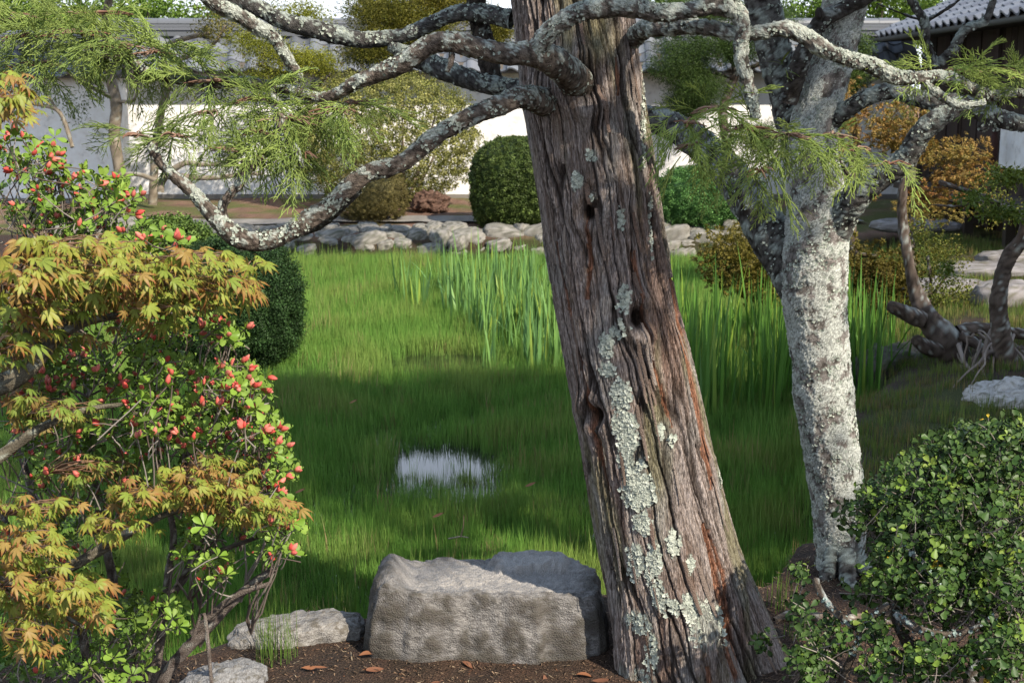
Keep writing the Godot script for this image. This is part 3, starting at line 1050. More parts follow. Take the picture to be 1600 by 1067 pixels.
func make_pond_plants() -> void:
	R.seed = 151
	var near_t := [tuft(26, 0.055, 0.100, 0.0019), tuft(24, 0.055, 0.115, 0.0022), tuft(22, 0.05, 0.085, 0.0018)]
	var lots := [[], [], []]
	var cl := [PackedColorArray(), PackedColorArray(), PackedColorArray()]
	var tries := 52000
	for k in tries:
		var d := 3.5 + 12.6 * pow(R.randf(), 1.15)
		var x := rf(-0.46, 0.46) * (d + 0.6)
		var ip := in_pond(x, d)
		if ip < 0.35 or R.randf() < open_water(x, d):
			continue
		var n2 := NF.get_noise_2d(x * 12.0, d * 12.0)
		var sc := rf(0.75, 1.25) * (1.0 + 0.5 * n2) * (1.0 + 0.09 * (d - 5.0)) * (0.6 if open_water(x, d) > 0.05 else 1.0)
		if d > 14.6: sc *= 0.5
		if d < 6.55 and d > 6.05 and absf(x + 0.34) < 0.33:
			sc *= 0.5
		var i := R.randi() % 3
		lots[i].append(Transform3D(Basis(Vector3.UP, rf(0, TAU)).scaled(Vector3(sc * 1.05, sc * rf(0.85, 1.2), sc * 1.05)), Vector3(x, maxf(ground_h(x, -d), WATER - 0.01), -d)))
		var c := vary(Color(0.080, 0.190, 0.028), Color(0.165, 0.305, 0.060), 0.24)
		c = c.lerp(Color(0.27, 0.28, 0.08), clampf(n2 * 0.8, 0, 0.4))
		if R.randf() < 0.025: c = vary(Color(0.33, 0.27, 0.13), Color(0.24, 0.17, 0.08))
		cl[i].append(c)
	var weed := [tuft(7, 0.03, 0.20, 0.0032), tuft(9, 0.05, 0.10, 0.0065)]
	var wx := [[], []]
	var wc := [PackedColorArray(), PackedColorArray()]
	for k in 2600:
		var d := 4.3 + 11.5 * pow(R.randf(), 1.3)
		var x := rf(-0.45, 0.45) * d
		if in_pond(x, d) < 0.6 or NF.get_noise_2d(x * 14.0 + 90.0, d * 14.0) < 0.02 or open_water(x, d) > 0.1: continue
		var i := R.randi() % 2
		wx[i].append(Transform3D(Basis(Vector3.UP, rf(0, TAU)).scaled(Vector3.ONE * rf(0.6, 1.1)), Vector3(x, WATER - 0.02, -d)))
		wc[i].append(vary(Color(0.12, 0.23, 0.04), Color(0.24, 0.32, 0.08), 0.2) if R.randf() < 0.7 else vary(Color(0.30, 0.24, 0.11), Color(0.20, 0.14, 0.07), 0.2))
	var o := thing("pond_grass", "fine bright green grass filling the shallow pond", "grass")
	o.set_meta("kind", "stuff")
	for i in 3:
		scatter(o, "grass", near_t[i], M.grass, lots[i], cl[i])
	for i in 2:
		scatter(o, "weeds", weed[i], M.grass, wx[i], wc[i])
	# low grass and moss plants on the far right shore
	var low := [tuft(18, 0.06, 0.06, 0.003), tuft(14, 0.07, 0.09, 0.0035)]
	for i in 2:
		var xs := []
		var cs := PackedColorArray()
		for k in 5200:
			var d := rf(4.9, 15.5)
			var x := bank_x(d) - 0.15 + 4.0 * pow(R.randf(), 1.5)
			if in_pond(x, d) > 0.5 or absf(x) > 0.42 * d: continue
			var n2 := NF.get_noise_2d(x * 16.0, d * 16.0)
			if n2 < -0.12 and d > 6.3: continue
			xs.append(Transform3D(Basis(Vector3.UP, rf(0, TAU)).scaled(Vector3.ONE * rf(0.5, 1.1) * (0.7 + 0.05 * d)), Vector3(x, ground_h(x, -d) - 0.004, -d)))
			cs.append(vary(Color(0.07, 0.13, 0.02), Color(0.15, 0.18, 0.045), 0.25) if R.randf() < 0.75 else vary(Color(0.22, 0.17, 0.07), Color(0.16, 0.12, 0.05)))
		scatter(o2_bank(), "grass", low[i], M.grass, xs, cs)
	# irises
	var leaves := []
	for k in 8:
		leaves.append(iris_leaf(rf(0.48, 0.70), rf(0.018, 0.028), [0.05, 0.1, 0.02, 0.15, 0.08, 0.3, 0.12, 0.9][k]))
	var mats := []
	for c in [Color(0.13, 0.25, 0.065), Color(0.16, 0.29, 0.075), Color(0.11, 0.22, 0.07), Color(0.24, 0.33, 0.06), Color(0.085, 0.19, 0.03), Color(0.11, 0.23, 0.035), Color(0.065, 0.15, 0.028), Color(0.18, 0.27, 0.04)]:
		mats.append(mat("iris_leaf", c, 0.45, 0.30))
	var beds := [
		[112, "grey-green sword-leaved iris clump in the sunlit bed before the stone edging", "irises in the sunlit bed", 1.0],
		[104, "tall green iris clump in the shady bed behind the two trunks", "irises in the shady bed", 1.30]]
	for b in 2:
		var n := 0
		var guard := 0
		while n < beds[b][0] and guard < 5000:
			guard += 1
			var p: Vector3
			if b == 0:
				p = G(rf(585, 905), rf(452, 590), WATER)
				var e := (p.x + 0.25) * 1.0
				var px := 800.0 + p.x / -p.z * FPX
				# the bed narrows towards its near, sunlit end
				if px < lerpf(600, 800, clampf((-p.z - 8.8) / -3.5 + 1.0, 0, 1)) + rf(-15, 60): continue
			else:
				p = G(rf(1040, 1430), rf(548, 668), WATER)
				if p.x > bank_x(-p.z) + 0.12: continue
			var o2 := thing("iris_clump", beds[b][1], "iris", Vector3(p.x, WATER - 0.05, p.z), beds[b][2])
			var tilt := Vector2(rf(-0.06, 0.06), rf(-0.06, 0.06))
			for k in R.randi_range(5, 8):
				var kind := R.randi() % 7
				if R.randf() < 0.06: kind = 7
				var bs := Basis(Vector3.UP, rf(0, TAU)) * Basis(Vector3.RIGHT, rf(-0.12, 0.16))
				bs = Basis.from_euler(Vector3(tilt.x, 0, tilt.y)) * bs
				var thin := Vector3(1, 1, 1) if b == 0 else Vector3(0.75, 1, 0.75)
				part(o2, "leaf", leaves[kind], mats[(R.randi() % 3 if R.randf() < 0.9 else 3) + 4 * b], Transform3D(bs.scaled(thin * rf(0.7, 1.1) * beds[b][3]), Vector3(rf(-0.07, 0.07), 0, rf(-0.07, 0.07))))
			n += 1

# ---------------------------------------------------------------- slim, crooked and pruned trees behind
func branch(mb: MB, pts: Array, sides: int, st: Dictionary, o: Vector3, step := 0.03) -> Array:
	var l := spline(pts, step)
	bark_tube(mb, l, sides, st, o)
	return l

func lump(x: float, y: float, d: float, rx: float, ry: float, rz: float, dens := 1.0) -> Array:
	return [W(x, y, d), Vector3(rx / FPX * d, ry / FPX * d, rz), dens]

func shifted(lumps: Array, o: Vector3) -> Array:
	var out := []
	for l in lumps:
		out.append([l[0] - o, l[1], l[2]])
	return out

func pruned_tree(called: String, label: String, category: String, stems: Array, lumps: Array, per: float, ball: Mesh, a: Color, b: Color, st: Dictionary, mt: Material, group := "", size := Vector2(0.8, 1.2), step := 0.04, sides := 10) -> Node3D:
	var o := thing(called, label, category, W(stems[0][0][0], stems[0][0][1], stems[0][0][2]), group)
	var mb := MB.new()
	for s in stems:
		branch(mb, s, sides, st, o.position, step)
	part(o, "trunk", mb.mesh(), M.bark)
	crown(o, "foliage", shifted(lumps, o.position), ball, per, a, b, mt, size)
	return o

func wall_shade() -> Array:
	var out := []
	for k in 16:
		var t := Vector3(-7.9 + 2.3 * (k % 4) / 3.0, 0.4 + 1.3 * float(k / 4) / 3.0, -19.5)
		var h := 4.0 + 0.25 * (k % 3)
		out.append([t + SUN * (h - t.y) / SUN.y, Vector3(0.5, 0.3, 0.5), 0.7])
	return out

func make_old_trees() -> void:
	R.seed = 171
	var pale := {"base": Color(0.34, 0.29, 0.22), "dark": Color(0.17, 0.14, 0.10), "lichen": Color(0.40, 0.40, 0.34), "amt": 0.1, "bump": 0.004, "freq": 0.5}
	var brown := {"base": Color(0.17, 0.135, 0.11), "dark": Color(0.06, 0.045, 0.035), "lichen": Color(0.36, 0.37, 0.33), "amt": 0.12, "bump": 0.009, "freq": 0.9}
	var dark := {"base": Color(0.085, 0.075, 0.065), "dark": Color(0.025, 0.02, 0.018), "lichen": Color(0.25, 0.28, 0.25), "amt": 0.12, "bump": 0.008, "freq": 0.7}
	var tiny := leaf_ball(26, 0.16, 0.045, 0.022)
	var fine := leaf_ball(60, 0.15, 0.034, 0.015)
	var needle := leaf_ball(80, 0.14, 0.050, 0.007)
	# slim pale trees before the wall; their crowns are above the picture
	pruned_tree("slim_tree", "slim pale-barked tree before the shaded wall section", "tree",
		[[[190, 330, 18.2, 9], [186, 270, 18.2, 8.5], [178, 210, 18.2, 9], [181, 165, 18.2, 9], [172, 120, 18.2, 8], [165, 60, 18.2, 7], [172, -20, 18.2, 6], [200, -160, 18.0, 5], [260, -330, 17.6, 4]],
		[[181, 155, 18.2, 4], [150, 140, 18.1, 3.5], [118, 122, 18.0, 3], [95, 102, 17.9, 2]],
		[[178, 158, 18.2, 3], [205, 158, 18.1, 2.5], [212, 148, 18.0, 2]]],
		wall_shade() + [lump(150, -120, 17.9, 110, 50, 0.8), lump(110, 165, 18.4, 60, 20, 0.3, 0.05)],
		240, tiny, Color(0.08, 0.13, 0.025), Color(0.13, 0.19, 0.04), pale, M.leaf)
	pruned_tree("slim_tree", "forked slim tree leaning at the wall's corner", "tree",
		[[[238, 320, 18.8, 7], [242, 240, 18.8, 6.5], [252, 170, 18.8, 6], [262, 130, 18.8, 5.5], [256, 100, 18.8, 5], [262, 70, 18.7, 4.5], [330, 50, 18.6, 3]],
		[[258, 100, 18.8, 4], [300, 85, 18.6, 4], [330, 72, 18.5, 3], [352, 40, 18.4, 2]],
		[[112, 230, 18.0, 3], [100, 190, 18.1, 3.5], [85, 170, 18.1, 3], [48, 162, 18.1, 2]],
		[[100, 190, 18.1, 2.5], [70, 145, 18.2, 2], [40, 120, 18.2, 1.5]]],
		[lump(340, 40, 18.5, 40, 16, 0.35, 0.5), lump(300, 145, 18.6, 70, 12, 0.3, 0.18), lump(270, 195, 18.5, 60, 30, 0.3, 0.10)],
		60, tiny, Color(0.16, 0.15, 0.03), Color(0.22, 0.20, 0.05), pale, M.leaf)
	pruned_tree("trained_tree", "low tree with wavy sideways-trained bare branches before the white wall", "tree",
		[[[250, 300, 17.2, 5], [255, 280, 17.2, 5], [285, 256, 17.2, 4.5], [315, 257, 17.2, 4], [370, 255, 17.2, 3]],
		[[255, 275, 17.1, 4.5], [280, 275, 17.1, 4.5], [330, 278, 17.1, 4], [380, 272, 17.1, 3.5], [410, 272, 17.1, 2.5]],
		[[250, 285, 17.2, 4], [210, 272, 17.2, 3.5], [150, 280, 17.2, 3]]],
		[lump(395, 262, 17.1, 20, 8, 0.2, 0.2)], 30, tiny, Color(0.13, 0.16, 0.03), Color(0.2, 0.22, 0.05), pale, M.leaf)
	# yellow-green pads and dark boughs of the pruned pine behind the leaning trunk
	pruned_tree("pruned_pine", "old pruned pine with ochre-green needle pads behind the leaning trunk", "pine",
		[[[915, 330, 14.0, 20], [910, 200, 14.0, 19], [900, 100, 14.0, 17], [890, 20, 14.0, 15], [880, -60, 14.0, 14], [860, -200, 14.0, 11]],
		[[890, 20, 14.0, 9], [820, 30, 14.0, 8], [700, 25, 13.8, 7], [690, 60, 13.6, 6], [620, 60, 13.5, 5], [560, 75, 13.4, 4]],
		[[884, -20, 14.0, 8], [780, -15, 14.0, 8], [690, -10, 13.8, 6], [620, 10, 13.6, 5], [560, 0, 13.5, 4]]],
		[lump(600, 20, 13.4, 60, 20, 0.5), lump(660, 45, 13.5, 45, 14, 0.5), lump(590, 75, 13.3, 55, 14, 0.5), lump(770, 45, 13.8, 26, 16, 0.4, 0.6), lump(700, 5, 13.7, 50, 14, 0.5), lump(640, -120, 13.5, 150, 60, 0.9), lump(860, -170, 13.8, 140, 60, 0.9)],
		130, needle, Color(0.10, 0.115, 0.016), Color(0.20, 0.17, 0.022), dark, M.leaf)
	pruned_tree("pad_shrub", "small tree with flat yellow-green pads below the tiled roof", "tree",
		[[[470, 250, 18.6, 5], [480, 180, 18.6, 5], [490, 130, 18.6, 4], [505, 105, 18.6, 3]], [[485, 150, 18.6, 3], [440, 118, 18.5, 2.5], [400, 100, 18.4, 2]], [[488, 140, 18.6, 3], [520, 112, 18.6, 2]]],
		[lump(495, 96, 18.5, 34, 11, 0.35, 1.3), lump(440, 88, 18.4, 40, 14, 0.35), lump(395, 70, 18.4, 46, 16, 0.4), lump(420, 118, 18.5, 40, 8, 0.3, 0.7), lump(470, 22, 18.7, 50, 14, 0.35, 0.9)],
		60, fine, Color(0.19, 0.22, 0.025), Color(0.29, 0.30, 0.035), brown, M.leaf)
	# cloud-pruned evergreen between the trunks, and its twin by the roof's low end
	pruned_tree("cloud_pruned_tree", "cloud-pruned evergreen with dark green pads before the wall between the trunks", "tree",
		[[[1120, 300, 19.0, 8], [1135, 230, 19.0, 8], [1130, 170, 19.0, 7], [1150, 110, 19.0, 6], [1130, 70, 19.0, 5], [1100, 20, 19.0, 4]],
		[[1130, 170, 19.0, 5], [1085, 160, 18.8, 4]], [[1145, 120, 19.0, 4], [1080, 105, 18.8, 3]], [[1150, 115, 19.0, 4], [1200, 95, 18.8, 3]], [[1133, 210, 19, 4], [1165, 215, 18.8, 3]]],
		[lump(1086, 140, 18.7, 46, 20, 0.45, 1.4), lump(1070, 168, 18.8, 34, 12, 0.4, 0.9), lump(1090, 80, 18.8, 70, 20, 0.5, 1.5), lump(1060, 108, 18.7, 50, 14, 0.4), lump(1160, 70, 18.9, 50, 22, 0.5), lump(1110, 20, 18.9, 80, 22, 0.5, 1.3), lump(1190, 30, 18.9, 60, 20, 0.5), lump(1190, 215, 18.8, 30, 16, 0.35, 0.7)],
		110, needle, Color(0.045, 0.085, 0.018), Color(0.085, 0.135, 0.03), brown, M.leaf)
	pruned_tree("cloud_pruned_tree", "cloud-pruned tree with small ball pads beside the wall's low roof", "tree",
		[[[1345, 320, 18.6, 6], [1340, 230, 18.6, 6], [1332, 170, 18.6, 5], [1340, 120, 18.6, 5], [1335, 90, 18.6, 4], [1345, 40, 18.6, 3]], [[1335, 150, 18.6, 3], [1310, 130, 18.5, 2.5]]],
		[lump(1336, 118, 18.5, 20, 13, 0.2, 1.0), lump(1342, 74, 18.5, 16, 15, 0.2, 0.9), lump(1318, 132, 18.5, 12, 9, 0.15, 0.5), lump(1290, 110, 18.6, 22, 14, 0.25, 0.8)],
		46, fine, Color(0.07, 0.12, 0.025), Color(0.13, 0.19, 0.045), brown, M.leaf)
	# bronze Japanese maples in front of the house
	var mleaf := MB.new()
	for k in 16:
		var d := rdir()
		d.y *= 0.35
		var b := frame(Vector3(d.x, -0.25 + rf(-0.2, 0.1), d.z), Vector3(0, 1, 0) + rdir() * 0.4, rf(0.8, 1.2))
		for a in [0.0, 0.7, -0.7, 1.4, -1.4]:
			oval_into(mleaf, Transform3D(b * Basis(Vector3.UP, a), Vector3(d.x, d.y * 0.5, d.z) * 0.13), 0.042 * (1.0 - 0.2 * absf(a)), 0.011, 0.2, 0.012, 2)
	var mball := mleaf.mesh()
	pruned_tree("bronze_maple", "spreading rust-bronze maple before the dark house wall", "maple",
		[[[1430, 490, 12.4, 10], [1424, 420, 12.4, 9], [1418, 350, 12.5, 8], [1415, 290, 12.5, 7], [1400, 240, 12.5, 5], [1380, 200, 12.5, 3]],
		[[1417, 310, 12.5, 5], [1450, 280, 12.4, 4], [1490, 255, 12.3, 2.5]], [[1338, 420, 12.2, 8], [1330, 340, 12.2, 7], [1332, 260, 12.2, 6], [1345, 200, 12.2, 4]], [[1332, 280, 12.2, 4], [1300, 230, 12.1, 3], [1280, 180, 12.1, 2]]],
		[lump(1405, 185, 12.3, 60, 12, 0.35, 1.2), lump(1380, 212, 12.2, 60, 10, 0.35, 1.1), lump(1420, 235, 12.2, 44, 9, 0.35, 0.8), lump(1490, 238, 12.2, 48, 10, 0.35, 1.0), lump(1500, 268, 12.1, 44, 10, 0.35, 1.0), lump(1480, 298, 12.1, 55, 9, 0.35, 1.0), lump(1450, 325, 12.1, 50, 10, 0.3, 0.8), lump(1300, 205, 12.2, 40, 30, 0.35), lump(1285, 150, 12.3, 34, 24, 0.3, 0.9), lump(1320, 165, 12.2, 30, 30, 0.3, 0.8), lump(1270, 250, 12.2, 50, 20, 0.3, 0.7), lump(1340, 290, 12.3, 30, 12, 0.3, 0.4)],
		30, mball, Color(0.32, 0.125, 0.040), Color(0.25, 0.235, 0.055), brown, M.soft_leaf, "", Vector2(0.75, 1.15), 0.03)
	pruned_tree("low_maple", "low weeping maple with dark olive-bronze leaves over the iris bed", "maple",
		[[[1260, 520, 10.2, 8], [1255, 470, 10.2, 8], [1240, 420, 10.2, 7], [1200, 390, 10.2, 5], [1150, 385, 10.2, 3]], [[1250, 440, 10.2, 6], [1310, 400, 10.1, 5], [1370, 400, 10.0, 3]]],
		[lump(1160, 385, 10.1, 58, 18, 0.3, 1.5), lump(1150, 420, 10.0, 50, 26, 0.3, 1.4), lump(1195, 440, 10.0, 40, 26, 0.3, 1.2), lump(1365, 425, 10.0, 48, 30, 0.3, 1.6), lump(1360, 465, 9.9, 46, 22, 0.28, 1.3), lump(1290, 390, 10.1, 40, 16, 0.3, 0.8), lump(1400, 440, 10.0, 26, 26, 0.25, 0.7)],
		54, mball, Color(0.105, 0.075, 0.012), Color(0.17, 0.15, 0.022), brown, M.soft_leaf, "", Vector2(0.7, 1.05), 0.03)
	# leafy scrub on the lit bank
	pruned_tree("bank_scrub", "light green and rusty scrub beside the crooked trunk on the bank", "shrub",
		[[[1452, 480, 9.8, 3], [1455, 440, 9.8, 2.5], [1450, 400, 9.8, 2]], [[1452, 470, 9.8, 2.5], [1480, 430, 9.8, 2]]],
		[lump(1470, 400, 9.8, 34, 24, 0.25, 0.8), lump(1480, 450, 9.7, 36, 22, 0.25, 0.8), lump(1445, 375, 9.9, 22, 26, 0.2, 0.5), lump(1570, 330, 9.6, 40, 16, 0.25, 0.35), lump(1545, 290, 9.6, 30, 12, 0.2, 0.2)],
		40, tiny, Color(0.10, 0.14, 0.02), Color(0.22, 0.17, 0.03), brown, M.leaf, "", Vector2(0.4, 0.7))
	# crooked old trunk with bared roots, and the upright stem next to it
	var o := thing("crooked_tree", "crooked old tree with bared roots leaning over the pond", "tree", W(1510, 580, 7.9))
	var mb := MB.new()
	for s in [
		[[1520, 640, 7.9, 30], [1500, 575, 7.9, 26], [1478, 530, 7.9, 24], [1452, 500, 7.95, 18], [1434, 462, 8.0, 12], [1425, 430, 8.0, 9], [1418, 395, 8.0, 8], [1412, 350, 8.05, 7.5], [1410, 305, 8.05, 7], [1418, 270, 8.05, 6]],
		[[1440, 500, 7.9, 13], [1415, 488, 7.85, 12], [1392, 478, 7.8, 9]],
		[[1490, 540, 7.9, 16], [1455, 545, 7.85, 13], [1432, 530, 7.8, 9]],
		[[1495, 520, 7.95, 12], [1530, 512, 8.0, 10], [1580, 520, 8.0, 9], [1640, 522, 8.0, 8]],
		[[1500, 525, 7.85, 9], [1535, 545, 7.8, 7], [1550, 580, 7.75, 6], [1562, 600, 7.7, 4]],
		[[1500, 560, 7.9, 10], [1545, 565, 7.85, 9], [1600, 545, 7.8, 7]]]:
		branch(mb, s, 16, brown, o.position, 0.02)
	part(o, "trunk", mb.mesh(), M.bark)
	mb = MB.new()
	for k in 34:
		var a := W(rf(1490, 1590), rf(515, 575), rf(7.6, 8.2)) - o.position
		var b := G(rf(1450, 1640), rf(575, 640), 0.05) - o.position
		twig(mb, bent(a, b, 6, -0.03, 0.05), rf(0.006, 0.016), 0.003, vary(Color(0.22, 0.17, 0.13), Color(0.36, 0.30, 0.25), 0.15), 6)
	part(o, "bare_roots", mb.mesh(), M.bark).set_meta("kind", "stuff")
	o = thing("crooked_sapling", "dark lichen-spotted stem curving up beside the crooked roots", "tree", W(1585, 590, 7.4))
	mb = MB.new()
	var pl := branch(mb, [[1590, 640, 7.4, 20], [1575, 570, 7.4, 17], [1562, 500, 7.4, 14], [1563, 450, 7.4, 13], [1576, 405, 7.4, 13], [1605, 370, 7.4, 11], [1660, 330, 7.4, 9]], 16, brown, o.position, 0.015)
	branch(mb, [[1575, 410, 7.4, 8], [1600, 345, 7.35, 5], [1560, 320, 7.2, 5], [1530, 305, 7.1, 4], [1470, 285, 7.0, 3]], 10, brown, o.position, 0.02)
	branch(mb, [[1540, 308, 7.1, 3], [1500, 322, 7.0, 2.2], [1440, 318, 6.9, 1.2]], 8, brown, o.position, 0.02)
	part(o, "trunk", mb.mesh(), M.bark)
	crown(o, "foliage", shifted([lump(1575, 275, 7.2, 40, 14, 0.12, 1.0), lump(1560, 330, 7.1, 40, 14, 0.12, 0.7), lump(1520, 310, 7.0, 24, 10, 0.1, 0.4), lump(1480, 420, 7.1, 8, 18, 0.06, 0.2)], o.position), sprig(5, 0.035, 0.014, 0.9, 0.03), 90, Color(0.09, 0.14, 0.02), Color(0.16, 0.20, 0.03), M.leaf)
	# rocks of the near right shore
	var p := G(1572, 628, 0.08)
	solo("shore_rock", boulder(Vector3(0.27, 0.13, 0.20), 17, 26, 2.6, 0.14, Color(0.42, 0.40, 0.36), Color(0.62, 0.60, 0.55), Color(0.16, 0.15, 0.10)), M.stone, "pale sun-bleached rock at the pond's shore below the roots", "rock", Transform3D(Basis(Vector3.UP, 0.2), Vector3(p.x + 0.05, 0.05, p.z)))
	p = G(1400, 590, -0.1)
	solo("shore_rock", boulder(Vector3(0.30, 0.22, 0.2), 21, 16, 2.5, 0.16, Color(0.07, 0.065, 0.05), Color(0.14, 0.13, 0.10), Color(0.05, 0.07, 0.02)), M.stone, "dark mossy rock under the crooked trunk", "rock", Transform3D(Basis(Vector3.UP, 0.6), Vector3(2.32, -0.12, -8.2)))

# ---------------------------------------------------------------- the leaning cypress
const EDGE := [[-2600, 690, 745], [-1800, 705, 790], [-900, 735, 865], [-400, 762, 935], [-60, 797, 980], [0, 800, 985], [150, 815, 1005], [250, 830, 1022], [370, 850, 1040], [480, 868, 1062], [580, 885, 1090], [700, 905, 1118], [800, 919, 1143], [850, 927, 1158], [930, 940, 1192], [1000, 947, 1220], [1067, 952, 1252], [1130, 935, 1300], [1220, 890, 1390]]
const CYP_D := 3.75
const KNOTS := [[915, 325, 15, 1.0], [990, 484, 19, 1.0], [925, 633, 15, 0.8], [912, 128, 26, 1.3], [846, 152, 22, -1.0]]
# [x, y, rx, ry, how dense] of the lichen patches on the trunk
const LICHEN := [[920, 238, 9, 9, 1], [898, 278, 8, 14, 1], [922, 302, 6, 8, 0.8], [963, 335, 5, 18, 0.8], [967, 455, 10, 22, 0.8], [962, 500, 14, 16, 1], [942, 525, 12, 20, 0.9], [944, 562, 12, 12, 0.9], [963, 598, 16, 24, 1], [968, 645, 20, 24, 1.2], [978, 690, 22, 30, 1.3], [988, 740, 26, 30, 1.4], [994, 790, 14, 18, 1.1], [982, 850, 14, 30, 1], [1010, 850, 12, 34, 1], [1042, 815, 12, 22, 0.8], [1018, 895, 12, 22, 0.8], [985, 940, 20, 16, 0.9], [1090, 935, 28, 34, 1.4], [1065, 905, 14, 18, 0.9], [1005, 985, 10, 30, 0.8], [980, 1030, 22, 22, 0.9], [1024, 650, 7, 12, 0.7], [1040, 665, 6, 9, 0.5], [1068, 850, 6, 14, 0.5], [1112, 960, 10, 12, 0.6], [1035, 910, 18, 14, 0.7], [870, 95, 8, 14, 0.8], [1000, 190, 3, 90, 0.7], [1126, 740, 4, 12, 0.7], [1195, 916, 5, 8, 0.8], [1010, 350, 3, 60, 0.4]]
# bare red inner bark: polylines [x, y, half width]
const RED := [[[1050, 440, 5], [1066, 520, 8], [1082, 600, 9], [1098, 680, 9], [1108, 740, 7]], [[1092, 800, 4], [1106, 860, 8], [1118, 930, 11], [1130, 990, 12], [1130, 1020, 6]], [[1100, 810, 3], [1120, 870, 5], [1128, 930, 5]], [[953, 100, 3], [956, 125, 6], [958, 142, 4]], [[868, 380, 3], [885, 470, 4], [905, 560, 4], [930, 690, 4], [940, 740, 3]], [[912, 340, 4], [918, 400, 6], [912, 450, 4]], [[1090, 1000, 6], [1095, 1067, 8]], [[985, 390, 3], [1010, 540, 3], [1040, 640, 3]]]

func edge_at(y: float) -> Vector2:
	for k in EDGE.size() - 1:
		if y <= EDGE[k + 1][0]:
			var t: float = clampf((y - EDGE[k][0]) / (EDGE[k + 1][0] - EDGE[k][0]), 0, 1)
			return Vector2(lerpf(EDGE[k][1], EDGE[k + 1][1], t), lerpf(EDGE[k][2], EDGE[k + 1][2], t))
	return Vector2(EDGE[-1][1], EDGE[-1][2])

# a point of the trunk's skin at height-pixel y and angle an (PI / 2 faces the eye)
func cyp_skin(y: float, an: float, extra := 0.0) -> Vector3:
	var e := edge_at(y)
	var c := W((e.x + e.y) / 2.0, y, CYP_D)
	var r := (e.y - e.x) / 2.0 / FPX * CYP_D
	return c + Vector3(cos(an), 0, sin(an) * 0.92) * (r + extra)

func cyp_relief(an: float, px: float, y: float, facing: bool) -> Array:
	# [height, crack 0..1, fibre, knot, plate tone, fine plate tone]
	var s := (1067.0 - y) * 0.00176
	var k := 0.0
	var knot := 0.0
	var turn := 0.0
	if facing:
		for q in KNOTS:
			var dx: float = px - q[0]
			var dy: float = (y - q[1]) * 0.8
			if absf(dx) < q[2] * 4.5 and absf(dy) < q[2] * 4.5:
				var rho: float = sqrt(dx * dx + dy * dy) / q[2]
				if q[3] > 0:
					k += q[3] * (0.016 * exp(-pow(rho - 1.35, 2.0) * 3.0) - 0.030 * exp(-rho * rho * 2.2))
					knot = maxf(knot, exp(-rho * rho * 1.4))
				else:
					k += 0.012 * exp(-rho * rho * 0.7)
				turn += 0.07 * signf(dx) * exp(-rho * rho * 0.25)
	var a2 := an + turn + 0.10 * NZ.get_noise_2d(s * 22.0, an * 6.0) + 0.025 * NZ.get_noise_2d(s * 110.0, an * 30.0)
	var x := cos(a2) * 0.2
	var z := sin(a2) * 0.2
	var c1 := NC.get_noise_3d(x * 270.0, s * 19.0, z * 270.0)
	var e1 := ND.get_noise_3d(x * 270.0, s * 19.0, z * 270.0) + 1.0
	var c2 := NC.get_noise_3d(x * 800.0, s * 52.0 + 70.0, z * 800.0)
	var e2 := ND.get_noise_3d(x * 800.0, s * 52.0 + 70.0, z * 800.0) + 1.0
	var n3 := NF.get_noise_3d(x * 1500.0, s * 60.0, z * 1500.0)
	var n4 := NZ.get_noise_3d(x * 70.0 + 9.0, s * 9.0, z * 70.0)
	var crack := (1.0 - sst(0.01, 0.14, e1)) * sst(-0.35, 0.2, n4 + 0.15)
	crack = maxf(crack, 0.42 * (1.0 - sst(0.01, 0.16, e2)) * sst(-0.2, 0.35, n4 + c1 * 0.5))
	var h := k + 0.006 * n4 + 0.0045 * c1 + 0.0020 * c2 - 0.012 * crack + 0.0016 * n3
	return [h, crack, n3, knot, c1, c2]

